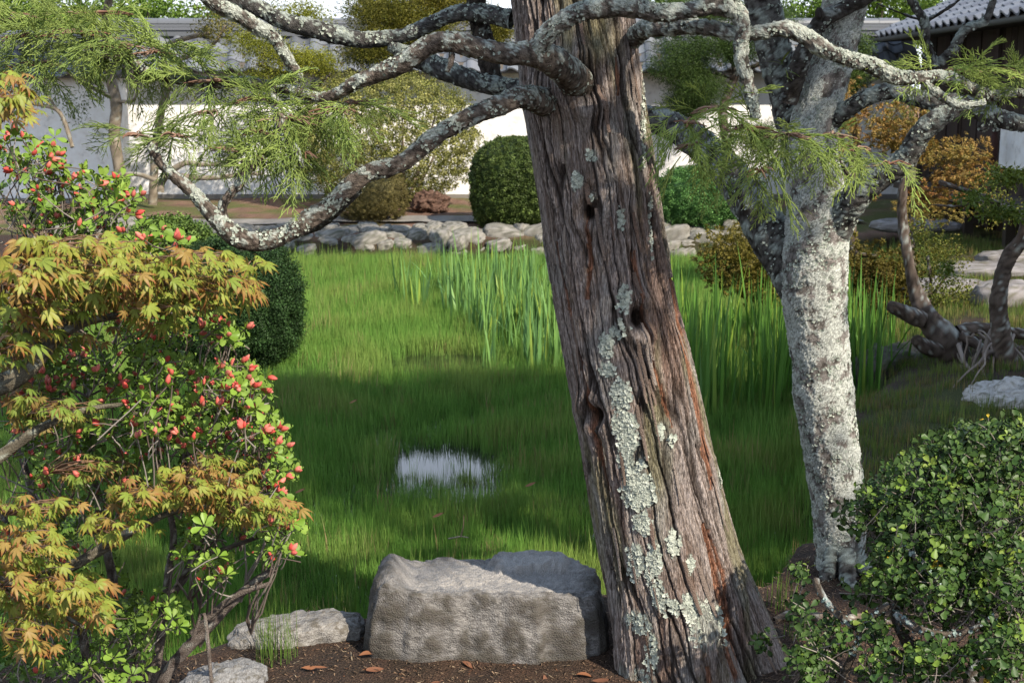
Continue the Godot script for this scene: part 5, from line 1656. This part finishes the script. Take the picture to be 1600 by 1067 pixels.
func make_bank() -> void:
	R.seed = 261
	# the big rock at the water's edge
	var p := G(757, 1032, 0.0)
	solo("boulder", big_rock(), M.stone, "large grey flat-topped rock at the pond edge beside the cypress", "rock", Transform3D(Basis(Vector3.UP, 0.05), Vector3(p.x, 0.0, p.z - 0.20)))
	p = G(462, 1000, 0.0)
	solo("bank_rock", boulder(Vector3(0.20, 0.06, 0.085), 14, 50, 2.8, 0.10, Color(0.20, 0.19, 0.175), Color(0.37, 0.355, 0.33), Color(0.12, 0.105, 0.08)), M.stone, "low flat pale rock at the bank edge below the azalea", "rock", Transform3D(Basis.from_euler(Vector3(0.05, 0.25, 0.06)), Vector3(p.x, 0.01, p.z)))
	p = G(350, 1062, 0.02)
	solo("bank_rock", boulder(Vector3(0.12, 0.06, 0.08), 15, 40, 2.6, 0.10, Color(0.19, 0.19, 0.19), Color(0.33, 0.335, 0.34), Color(0.12, 0.11, 0.09)), M.stone, "small bluish grey rock at the foot of the azalea stems", "rock", Transform3D(Basis.from_euler(Vector3(0.0, 0.5, 0.1)), Vector3(p.x, 0.0, p.z)))
	# roots running over the ground by the cypress
	var mb := MB.new()
	var br := {"base": Color(0.30, 0.24, 0.19), "dark": Color(0.12, 0.09, 0.07), "lichen": Color(0.4, 0.4, 0.36), "amt": 0.05, "bump": 0.003, "freq": 1.0}
	bark_tube(mb, smooth_line([G(1210, 968, 0.0), G(1250, 958, 0.012), G(1300, 968, 0.015), G(1360, 965, 0.01), G(1420, 985, 0.0)], [0.008, 0.014, 0.013, 0.011, 0.006], 0.012), 12, br)
	solo("surface_root", mb.mesh(), M.bark, "bare root lying across the soil behind the holly shrub", "root")
	# needle litter
	var xs := []
	var cs := PackedColorArray()
	var chip := oval_leaf(0.03, 0.0035, 0.0, 0.004, 2)
	for k in 20000:
		var d := rf(3.0, 4.75)
		var x := rf(-1.2, 1.8)
		if in_pond(x, d) > 0.3: continue
		xs.append(Transform3D(frame(Vector3(rf(-1, 1), rf(-0.1, 0.25), rf(-1, 1)), Vector3.UP + rdir() * 0.4, rf(0.3, 1.2)), Vector3(x, ground_h(x, -d) + 0.003, -d)))
		cs.append(vary(Color(0.07, 0.045, 0.03), Color(0.24, 0.16, 0.10), 0.3) if R.randf() < 0.8 else vary(Color(0.20, 0.08, 0.04), Color(0.36, 0.30, 0.2), 0.2))
	var lit := thing("needle_litter", "brown needle litter strewn over the near bank", "litter")
	lit.set_meta("kind", "stuff")
	scatter(lit, "litter", chip, M.litter, xs, cs)
	# fallen leaves
	var fl := [oval_leaf(0.05, 0.019, 0.5, 0.012, 6, 0.5), oval_leaf(0.055, 0.016, 0.35, -0.014, 6, 0.45), oval_leaf(0.105, 0.018, 0.5, 0.006, 7, 0.4)]
	var places := [[560, 1030, 0, "curled brown leaf on bare soil near the boulder's horned end"], [648, 1024, 0, "upright curled brown leaf touching the boulder's foot"], [640, 1018, 1, "small brown leaf tucked against the boulder behind another leaf"], [722, 1032, 0, "cupped rust-brown leaf before the middle of the boulder"], [780, 1024, 2, "longest rust-brown leaf lying along the boulder's foot"], [850, 1048, 1, "thin brown leaf on dark soil between boulder and cypress"], [900, 1050, 0, "brown leaf on shaded soil close beside the cypress trunk"], [690, 1062, 0, "brown leaf lying out on the litter farthest from the boulder"], [600, 1048, 1, "slim dark leaf on the litter between two curled leaves"], [512, 1052, 1, "slim brown leaf on the soil near the horsetail tuft"], [830, 1020, 1, "slim leaf at the boulder's shaded end"], [470, 1050, 0, "brown leaf at the base of the horsetail tuft"], [925, 1062, 1, "slim leaf against the cypress foot at the picture's edge"]]
	var fm := [mat("fallen_leaf", Color(0.20, 0.085, 0.04), 0.7, 0.1), mat("fallen_leaf", Color(0.15, 0.065, 0.035), 0.7, 0.1)]
	for q in places:
		var at := G(q[0], q[1], 0.012)
		at.y = ground_h(at.x, at.z) + 0.010
		solo("fallen_leaf", fl[q[2]], fm[R.randi() % 2], q[3], "leaf", Transform3D(frame(Vector3(rf(-1, 1), rf(-0.1, 0.1), rf(-0.4, 0.4)), Vector3(0, 1, 0.3) + rdir() * 0.3, rf(0.8, 1.15)), at), "fallen leaves on the near bank")
	# tufts growing on the bank
	var spec := [[432, 1035, "fine_tuft", "feathery green horsetail tuft before the low flat rock", 90, 0.20, 0.06, 0.0018], [540, 955, "grass_tuft", "grass tuft between the flat rock and the boulder", 26, 0.14, 0.035, 0.003], [625, 1008, "grass_tuft", "small grass tuft at the boulder's foot", 14, 0.05, 0.03, 0.003], [690, 1020, "grass_tuft", "low moss-green tuft beside brown fallen leaves", 30, 0.04, 0.05, 0.003], [1222, 950, "grass_tuft", "tall grass tuft behind the cypress foot by the root", 34, 0.15, 0.05, 0.003], [1240, 1000, "grass_tuft", "thin weed tuft between the cypress foot and the holly", 10, 0.06, 0.03, 0.003], [590, 1020, "grass_tuft", "tiny bright weed sprouting among needles", 9, 0.035, 0.02, 0.006]]
	for s in spec:
		var at := G(s[0], s[1], 0.0)
		at.y = ground_h(at.x, at.z) - 0.004
		var o := thing(s[2], s[3], "grass tuft", at)
		var m := part(o, "grass_blades", tuft(s[4], s[6], s[5], s[7]), mat("tuft", Color(0.10, 0.17, 0.03), 0.5, 0.3))
	# twigs lying in the pond grass
	mb = MB.new()
	var a := G(720, 838, -0.12)
	twig(mb, [a, a + Vector3(0.01, 0.04, 0), a + Vector3(0.012, 0.09, 0.01)], 0.003, 0.002, Color(0.16, 0.12, 0.08))
	twig(mb, [a + Vector3(-0.05, -0.01, 0), a, a + Vector3(0.03, -0.005, 0)], 0.0035, 0.002, Color(0.24, 0.21, 0.17))
	solo("dead_twig", mb.mesh(), M.twig, "pale forked dead twig standing in the dark pond grass", "twig")
	for q in [[675, 808, "tan dead leaf in dark grass between puddle and boulder"], [820, 760, "tan dead leaf in the grass near the cypress trunk"], [545, 630, "tan dead leaf at the shadow edge in the pond grass"], [460, 770, "tan dead leaf in the grass beside the azalea's buds"]]:
		var at := G(q[0], q[1], -0.12)
		solo("floating_leaf", fl[1], fm[0], q[2], "leaf", Transform3D(frame(Vector3(1, 0.25, 0.2), Vector3(0, 1, 0.6), 1.1), at), "dead leaves in the pond grass")

# splits leaves into the ones nearest the eye, each a part, and the rest as one
func leaves_of(o: Node3D, called: String, meshes: Array, mats: Array, mt: Material, items: Array, most: int) -> void:
	# items: [Transform3D (own axes), mesh number, colour, priority]; the lowest priority values become parts
	items.sort_custom(func(a, b): return a[3] < b[3])
	for k in mini(most, items.size()):
		var q: Array = items[k]
		var best := 0
		for m in mats.size():
			if _far(mats[m], q[2]) < _far(mats[best], q[2]): best = m
		part(o, called, meshes[q[1]], mats[best], q[0])
	for i in meshes.size():
		var xs := []
		var cs := PackedColorArray()
		for k in range(most, items.size()):
			if items[k][1] == i:
				xs.append(items[k][0])
				cs.append(items[k][2])
		if xs.size():
			scatter(o, called + "_mass", meshes[i], mt, xs, cs)

func _far(m: StandardMaterial3D, c: Color) -> float:
	var l := m.albedo_color.srgb_to_linear()
	return absf(l.r - c.r) + absf(l.g - c.g) + absf(l.b - c.b)

func tones(called: String, list: Array, rough: float, backlight: float, spec := 0.35) -> Array:
	var out := []
	for c in list:
		out.append(mat(called, c, rough, backlight, spec))
	return out

# ---------------------------------------------------------------- azalea
func make_azalea() -> void:
	R.seed = 291
	var base := Vector3(-1.02, 0, -3.35)
	var o := thing("azalea", "azalea shrub with pale green leaf rosettes and coral-pink buds", "azalea", base)
	var leafs := [oval_leaf(0.034, 0.015, 0.35, 0.006, 5, 0.6, Color(1, 1, 1), Color(1.12, 1.08, 1.0)), oval_leaf(0.027, 0.013, 0.3, 0.004, 5, 0.58, Color(1, 1, 1), Color(1.12, 1.08, 1.0)), oval_leaf(0.021, 0.009, 0.35, 0.004, 4, 0.6)]
	var bm := MB.new()
	var prof := [[0.0, 0.0], [0.0035, 0.002], [0.0058, 0.008], [0.0052, 0.014], [0.003, 0.0195], [0.0, 0.0235]]
	for k in prof.size():
		for j in 7:
			var tw := TAU * j / 7 + k * 0.25
			var rr: float = prof[k][0] * (1.0 + 0.14 * (j % 2))
			bm.p(Vector3(cos(tw) * rr, sin(tw) * rr, prof[k][1]), Color(1.15, 0.9, 0.8).lerp(Color(0.9, 1, 1), k / 5.0) if k > 0 else Color(0.5, 0.9, 0.4))
	for k in prof.size() - 1:
		for j in 7:
			bm.q(k * 7 + j, (k + 1) * 7 + j, (k + 1) * 7 + (j + 1) % 7, k * 7 + (j + 1) % 7)
	var bud := bm.mesh()
	# stems fanning from the foot
	var mb := MB.new()
	var wood := [Color(0.17, 0.14, 0.115), Color(0.25, 0.22, 0.19), Color(0.11, 0.085, 0.07)]
	var st := {"base": Color(0.22, 0.19, 0.165), "dark": Color(0.085, 0.065, 0.055), "lichen": Color(0.38, 0.38, 0.34), "amt": 0.06, "bump": 0.0015, "freq": 1.6}
	for s in [
		[[235, 1120, 3.2, 11], [265, 1045, 3.18, 10], [330, 975, 3.16, 9], [390, 915, 3.15, 7], [428, 890, 3.14, 5]],
		[[300, 990, 3.15, 6], [360, 935, 3.13, 5], [420, 912, 3.12, 4]],
		[[220, 1120, 3.25, 10], [245, 1030, 3.25, 8], [262, 900, 3.28, 7], [270, 830, 3.3, 6], [245, 720, 3.34, 5], [235, 600, 3.36, 4]],
		[[180, 1120, 3.3, 10], [215, 1000, 3.3, 9], [285, 905, 3.3, 7], [330, 800, 3.25, 5], [390, 690, 3.2, 4]],
		[[240, 640, 3.2, 7], [262, 610, 3.22, 7], [290, 700, 3.2, 7], [282, 760, 3.2, 7]],
		[[150, 1120, 3.4, 9], [120, 960, 3.4, 8], [60, 800, 3.4, 6], [20, 640, 3.4, 5], [30, 420, 3.4, 4], [60, 300, 3.4, 3]],
		[[160, 1120, 3.4, 9], [180, 950, 3.4, 8], [150, 780, 3.4, 6], [130, 560, 3.4, 5], [110, 380, 3.38, 4], [90, 280, 3.36, 3]],
		[[70, 1120, 3.45, 9], [60, 960, 3.45, 7], [0, 800, 3.45, 6]],
		[[300, 880, 3.28, 5], [345, 860, 3.22, 4], [430, 830, 3.18, 3]],
		[[300, 1000, 3.05, 3], [318, 960, 3.05, 3.4], [330, 1067, 3.02, 3.2]]]:
		bark_tube(mb, spline(s, 0.015), 9, st, base)
	part(o, "stem", mb.mesh(), M.bark)
	mb = MB.new()
	var items := []
	var bits := []
	var cell := {}
	# [x, y, d, rx, ry, how many rosettes, sunlit 1 .. 0, buds per rosette]
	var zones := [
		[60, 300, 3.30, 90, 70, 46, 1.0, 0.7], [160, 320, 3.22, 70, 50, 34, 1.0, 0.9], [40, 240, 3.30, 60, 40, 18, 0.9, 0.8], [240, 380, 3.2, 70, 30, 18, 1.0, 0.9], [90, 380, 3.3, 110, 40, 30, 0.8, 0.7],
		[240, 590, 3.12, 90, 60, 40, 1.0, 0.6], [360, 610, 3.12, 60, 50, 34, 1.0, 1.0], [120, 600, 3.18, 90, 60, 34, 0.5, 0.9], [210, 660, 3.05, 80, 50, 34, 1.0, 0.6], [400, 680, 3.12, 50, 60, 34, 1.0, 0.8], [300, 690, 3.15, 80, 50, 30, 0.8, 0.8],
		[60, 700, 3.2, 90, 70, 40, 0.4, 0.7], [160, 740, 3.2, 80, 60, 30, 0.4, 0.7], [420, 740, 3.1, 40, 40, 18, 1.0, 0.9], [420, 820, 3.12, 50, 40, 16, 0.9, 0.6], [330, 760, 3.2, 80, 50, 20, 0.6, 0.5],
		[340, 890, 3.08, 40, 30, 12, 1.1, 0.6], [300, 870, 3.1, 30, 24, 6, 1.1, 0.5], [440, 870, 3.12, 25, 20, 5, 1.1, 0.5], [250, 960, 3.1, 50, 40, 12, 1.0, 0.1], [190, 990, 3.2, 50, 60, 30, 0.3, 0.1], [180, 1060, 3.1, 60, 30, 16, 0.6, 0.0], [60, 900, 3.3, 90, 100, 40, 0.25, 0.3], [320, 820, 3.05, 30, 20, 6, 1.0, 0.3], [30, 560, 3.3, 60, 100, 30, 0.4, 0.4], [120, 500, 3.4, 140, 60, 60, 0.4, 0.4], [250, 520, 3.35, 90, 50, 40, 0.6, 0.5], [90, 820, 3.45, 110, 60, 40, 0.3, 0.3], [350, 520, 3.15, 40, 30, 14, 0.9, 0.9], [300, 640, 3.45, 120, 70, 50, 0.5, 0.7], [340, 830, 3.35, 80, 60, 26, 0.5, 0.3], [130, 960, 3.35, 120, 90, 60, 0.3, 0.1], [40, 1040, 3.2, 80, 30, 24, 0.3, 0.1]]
	for z in zones:
		for k in int(z[5] * 1.35):
			var d := rdir() * pow(R.randf(), 0.4)
			var at := W(z[0] + d.x * z[3], z[1] + d.y * z[4], z[2] + d.z * 0.26) - base
			if (at + base).y < 0.03: continue
			var out := (Vector3(d.x * 0.8 + 0.15, 0.55 + d.y * 0.2, 0.35 + d.z * 0.3) + rdir() * 0.45).normalized()
			var b := frame(out, rdir())
			var m := R.randi_range(5, 7)
			var size := rf(0.75, 1.2)
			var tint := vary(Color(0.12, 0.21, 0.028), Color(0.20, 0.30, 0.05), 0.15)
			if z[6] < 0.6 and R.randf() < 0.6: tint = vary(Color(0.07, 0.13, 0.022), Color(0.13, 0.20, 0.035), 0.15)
			for j in m:
				var an := j * TAU / m + rf(-0.25, 0.25)
				var ldir := (b.x * cos(an) + b.y * sin(an)) * rf(0.7, 1.1) + b.z * rf(0.25, 0.85)
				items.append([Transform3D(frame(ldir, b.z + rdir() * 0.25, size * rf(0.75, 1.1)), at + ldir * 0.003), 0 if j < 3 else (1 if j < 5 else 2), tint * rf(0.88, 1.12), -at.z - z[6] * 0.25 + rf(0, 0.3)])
			twig(mb, bent(at, at - out * rf(0.04, 0.11) + rdir() * 0.02, 3, 0, 0.006), 0.0012, 0.0018, wood[R.randi() % 3], 4)
			var nb := 0
			while R.randf() < z[7] * 0.74 and nb < 4:
				nb += 1
				var bd := (b.z + rdir() * 0.55).normalized()
				bits.append([Transform3D(frame(bd, rdir(), rf(0.45, 1.1)), at + bd * 0.006), 0, vary(Color(0.52, 0.07, 0.06), Color(0.70, 0.22, 0.18), 0.12), -at.z - z[6] * 0.4])
	# thin twigs linking the rosettes to the stems
	for k in 120:
		var z: Array = zones[R.randi() % zones.size()]
		var p := W(z[0] + rf(-1, 1) * z[3], z[1] + rf(-1, 1) * z[4], z[2] + 0.1) - base
		var q := W(z[0] * 0.8 + 40, z[1] + 120, 3.32) - base
		twig(mb, bent(q, p, 5, 0.0, 0.03), 0.0035, 0.0015, wood[R.randi() % 3], 5)
	part(o, "fine_twigs", mb.mesh(), M.twig).set_meta("kind", "stuff")
	leaves_of(o, "leaf", leafs, tones("azalea_leaf", [Color(0.14, 0.24, 0.03), Color(0.18, 0.29, 0.04), Color(0.23, 0.34, 0.055), Color(0.09, 0.15, 0.025)], 0.42, 0.3), M.leaf, items, 300)
	leaves_of(o, "bud", [bud], tones("azalea_bud", [Color(0.52, 0.075, 0.06), Color(0.60, 0.13, 0.105), Color(0.69, 0.215, 0.17)], 0.6, 0.25), M.petal, bits, 300)

# ---------------------------------------------------------------- maple
func make_maple() -> void:
	R.seed = 321
	var base := Vector3(-1.55, 0, -2.75)
	var o := thing("japanese_maple", "maple boughs with layered yellow-green leaves tipped in red", "maple", base)
	var ms := []
	for k in 5:
		ms.append(maple_leaf([0.25, 0.45, 0.7, 0.35, 0.55][k], k))
	var mb := MB.new()
	var st := {"base": Color(0.17, 0.155, 0.115), "dark": Color(0.07, 0.06, 0.045), "lichen": Color(0.33, 0.35, 0.29), "amt": 0.1, "bump": 0.002, "freq": 1.2}
	for s in [
		[[-260, 1100, 2.8, 40], [-190, 860, 2.8, 34], [-120, 700, 2.82, 26], [-40, 620, 2.84, 20], [20, 592, 2.86, 17], [60, 560, 2.88, 13], [86, 530, 2.9, 10], [130, 505, 2.92, 7], [200, 490, 2.95, 5], [300, 470, 2.98, 3]],
		[[86, 530, 2.9, 8], [120, 470, 2.92, 6], [180, 430, 2.95, 4], [280, 420, 2.98, 3], [380, 425, 3.0, 2]],
		[[60, 558, 2.88, 8], [20, 480, 2.86, 6], [-10, 420, 2.86, 4], [30, 390, 2.9, 3]],
		[[-170, 800, 2.8, 22], [-60, 900, 2.82, 16], [40, 910, 2.86, 12], [110, 885, 2.9, 10], [170, 850, 2.93, 9], [215, 825, 2.95, 7], [270, 800, 2.97, 5], [350, 790, 3.0, 3], [440, 800, 3.02, 2]],
		[[-60, 760, 2.82, 12], [60, 670, 2.9, 7], [140, 640, 2.94, 5], [190, 632, 2.96, 3]],
		[[40, 910, 2.86, 8], [80, 950, 2.84, 5], [130, 980, 2.82, 3]],
		[[-120, 700, 2.82, 16], [-80, 400, 2.85, 10], [-40, 240, 2.88, 6], [20, 170, 2.9, 3]]]:
		bark_tube(mb, spline(s, 0.015), 14, st, base)
	part(o, "branch", mb.mesh(), M.bark)
	# [x, y, d, rx, ry, how many, size, sunlit]
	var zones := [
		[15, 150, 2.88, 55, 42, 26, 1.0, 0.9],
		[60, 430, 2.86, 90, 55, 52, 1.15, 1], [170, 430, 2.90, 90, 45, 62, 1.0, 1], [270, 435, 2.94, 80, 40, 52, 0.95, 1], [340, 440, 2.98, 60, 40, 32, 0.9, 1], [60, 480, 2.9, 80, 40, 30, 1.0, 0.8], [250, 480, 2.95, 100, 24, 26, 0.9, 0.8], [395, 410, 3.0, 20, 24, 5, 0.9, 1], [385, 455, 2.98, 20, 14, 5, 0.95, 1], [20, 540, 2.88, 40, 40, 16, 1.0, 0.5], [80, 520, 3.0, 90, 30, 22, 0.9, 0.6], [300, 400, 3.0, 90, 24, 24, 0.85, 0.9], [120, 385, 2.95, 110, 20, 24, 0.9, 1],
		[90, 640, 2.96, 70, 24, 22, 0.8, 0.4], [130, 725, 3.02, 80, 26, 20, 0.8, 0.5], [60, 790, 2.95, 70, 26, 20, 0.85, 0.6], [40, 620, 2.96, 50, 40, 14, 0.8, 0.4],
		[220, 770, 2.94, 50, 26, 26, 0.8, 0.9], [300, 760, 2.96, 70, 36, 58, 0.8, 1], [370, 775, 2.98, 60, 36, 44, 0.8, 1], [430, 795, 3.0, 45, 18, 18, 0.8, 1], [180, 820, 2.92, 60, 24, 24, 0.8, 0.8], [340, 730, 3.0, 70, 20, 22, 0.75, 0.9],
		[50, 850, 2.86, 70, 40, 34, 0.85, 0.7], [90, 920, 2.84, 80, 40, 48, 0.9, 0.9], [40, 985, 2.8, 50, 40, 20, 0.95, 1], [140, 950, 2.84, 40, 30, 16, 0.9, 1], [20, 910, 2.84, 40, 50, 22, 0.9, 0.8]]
	var items := []
	mb = MB.new()
	for z in zones:
		var root := W(z[0] - z[3] * 0.7, z[1] + 14, z[2] + 0.04) - base
		for k in int(z[5] * 2.1):
			var d := rdir()
			var at := W(z[0] + d.x * z[3] * rf(0.3, 1.15), z[1] + d.y * z[4] * rf(0.2, 1.2), z[2] + d.z * 0.18) - base
			# blades hang outwards: the tip points along the bough and down, the face to the light and the eye
			var tip := Vector3(0.5 + d.x * 0.8, -0.28 + rf(-0.35, 0.25), d.z * 0.5 + rf(-0.2, 0.8))
			var up := Vector3(0.15, 1.0, 0.30) + rdir() * 0.45
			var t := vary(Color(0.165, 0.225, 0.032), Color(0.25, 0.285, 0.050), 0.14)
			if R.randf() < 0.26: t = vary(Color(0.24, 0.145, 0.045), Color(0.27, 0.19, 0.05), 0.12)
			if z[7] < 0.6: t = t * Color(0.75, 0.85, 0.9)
			var s: float = z[6] * rf(0.55, 1.12) * 0.0395
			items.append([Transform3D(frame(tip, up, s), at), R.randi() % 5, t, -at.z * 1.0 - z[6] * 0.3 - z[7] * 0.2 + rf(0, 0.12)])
			if R.randf() < 0.5:
				twig(mb, bent(root, at, 4, -0.01, 0.012), 0.0022, 0.0009, vary(Color(0.20, 0.10, 0.06), Color(0.28, 0.19, 0.12)), 4)
	part(o, "fine_twigs", mb.mesh(), M.twig).set_meta("kind", "stuff")
	leaves_of(o, "leaf", ms, tones("maple_leaf", [Color(0.17, 0.215, 0.033), Color(0.21, 0.24, 0.041), Color(0.25, 0.265, 0.050), Color(0.255, 0.17, 0.048), Color(0.13, 0.165, 0.031)], 0.5, 0.4), M.soft_leaf, items, 300)

# ---------------------------------------------------------------- the small-leaved evergreen in the near corner
func make_holly() -> void:
	R.seed = 351
	var base := Vector3(1.05, 0, -3.15)
	var o := thing("holly_shrub", "dense evergreen shrub with small glossy dark green leaves", "shrub", base)
	var leafs := [oval_leaf(0.028, 0.0155, 0.3, 0.004, 4, 0.6), oval_leaf(0.024, 0.014, 0.35, 0.003, 4, 0.58), oval_leaf(0.019, 0.011, 0.3, 0.003, 4, 0.6)]
	var zones := [
		# x, y, d, rx, ry, rz, sprigs, fullness
		[1560, 730, 3.35, 90, 70, 0.22, 240], [1450, 770, 3.35, 90, 60, 0.2, 230], [1370, 800, 3.32, 50, 40, 0.14, 80], [1540, 840, 3.2, 100, 80, 0.2, 300], [1430, 860, 3.2, 70, 60, 0.18, 170], [1590, 920, 3.1, 70, 70, 0.2, 150], [1480, 930, 3.1, 80, 50, 0.16, 140], [1400, 905, 3.15, 44, 34, 0.13, 50], [1255, 905, 3.25, 16, 16, 0.06, 7], [1258, 960, 3.2, 24, 24, 0.1, 12], [1360, 925, 3.2, 44, 16, 0.1, 16], [1290, 1005, 3.1, 44, 30, 0.13, 42], [1370, 985, 3.1, 40, 18, 0.12, 20], [1265, 1045, 3.05, 34, 26, 0.1, 28], [1385, 1045, 3.0, 44, 24, 0.12, 34], [1470, 1035, 2.98, 50, 30, 0.13, 66], [1575, 1020, 2.95, 50, 46, 0.14, 90], [1195, 1000, 3.3, 14, 10, 0.05, 5], [1580, 680, 3.4, 50, 24, 0.15, 70], [1500, 700, 3.4, 50, 30, 0.15, 80]]
	var items := []
	var mb := MB.new()
	for z in zones:
		for k in z[6]:
			var d := rdir() * pow(R.randf(), 0.35)
			var at := W(z[0] + d.x * z[3], z[1] - d.y * z[4], z[2] - d.z * z[5]) - base
			if (at + base).y < 0.02: continue
			var out := (Vector3(d.x * 0.7 - 0.1, 0.6 + d.y * 0.4, 0.35 + d.z * 0.5) + rdir() * 0.5).normalized()
			var b := frame(out, rdir())
			var tint := vary(Color(0.028, 0.062, 0.012), Color(0.066, 0.115, 0.023), 0.2)
			var r := R.randf()
			if r < 0.10: tint = vary(Color(0.11, 0.18, 0.025), Color(0.16, 0.22, 0.035))
			if r < 0.003: tint = Color(0.42, 0.30, 0.03)
			var m := R.randi_range(4, 6)
			for j in m:
				var an := j * 2.4 + rf(-0.3, 0.3)
				var ldir := (b.x * cos(an) + b.y * sin(an)) + b.z * rf(0.1, 0.8)
				items.append([Transform3D(frame(ldir, b.z + rdir() * 0.45, rf(0.75, 1.2)), at + b.z * 0.006 * j + ldir.normalized() * 0.002), R.randi() % 3, tint * rf(0.85, 1.15), -at.z + rf(0, 0.25)])
			twig(mb, bent(at + out * 0.02, at - out * rf(0.04, 0.10) + rdir() * 0.02, 3, 0, 0.005), 0.0011, 0.0016, vary(Color(0.14, 0.12, 0.10), Color(0.30, 0.27, 0.23)), 4)
	part(o, "fine_twigs", mb.mesh(), M.twig).set_meta("kind", "stuff")
	# stems and lichen-grey branches
	var st := {"base": Color(0.15, 0.125, 0.10), "dark": Color(0.06, 0.05, 0.04), "lichen": Color(0.40, 0.43, 0.42), "amt": 0.2, "bump": 0.0015, "freq": 1.4}
	mb = MB.new()
	var xs := []
	var cs := PackedColorArray()
	for s in [
		[[1480, 1150, 3.15, 14], [1440, 1040, 3.15, 11], [1400, 960, 3.18, 8], [1440, 880, 3.2, 6], [1480, 800, 3.25, 4]],
		[[1500, 1150, 3.2, 13], [1530, 1020, 3.2, 10], [1590, 950, 3.2, 8], [1640, 900, 3.2, 6]],
		[[1440, 1040, 3.15, 8], [1370, 1000, 3.12, 6], [1310, 960, 3.12, 5], [1282, 925, 3.15, 6], [1275, 905, 3.15, 6]],
		[[1400, 960, 3.05, 5], [1440, 985, 3.0, 7], [1500, 990, 3.0, 5], [1560, 960, 2.98, 4]],
		[[1300, 1100, 3.1, 7], [1330, 1030, 3.08, 6], [1360, 970, 3.1, 5], [1390, 945, 3.08, 5]],
		[[1410, 850, 3.1, 3], [1440, 880, 3.05, 4], [1470, 920, 3.05, 4], [1465, 960, 3.05, 3]]]:
		var l := spline(s, 0.012)
		bark_tube(mb, l, 8, st, base)
		flakes_on(l, int(l[0].size() * 5.0), xs, cs, 0.0036, 0.3, base)
	part(o, "stem", mb.mesh(), M.bark)
	for k in cs.size(): cs[k] = cs[k] * Color(0.82, 0.95, 1.05)
	scatter(o, "lichen", flake_mesh(), M.lichen, xs, cs)
	leaves_of(o, "leaf", leafs, tones("holly_leaf", [Color(0.032, 0.072, 0.013), Color(0.048, 0.095, 0.016), Color(0.065, 0.125, 0.02), Color(0.13, 0.20, 0.03)], 0.46, 0.12, 0.35), M.glossy_leaf, items, 300)
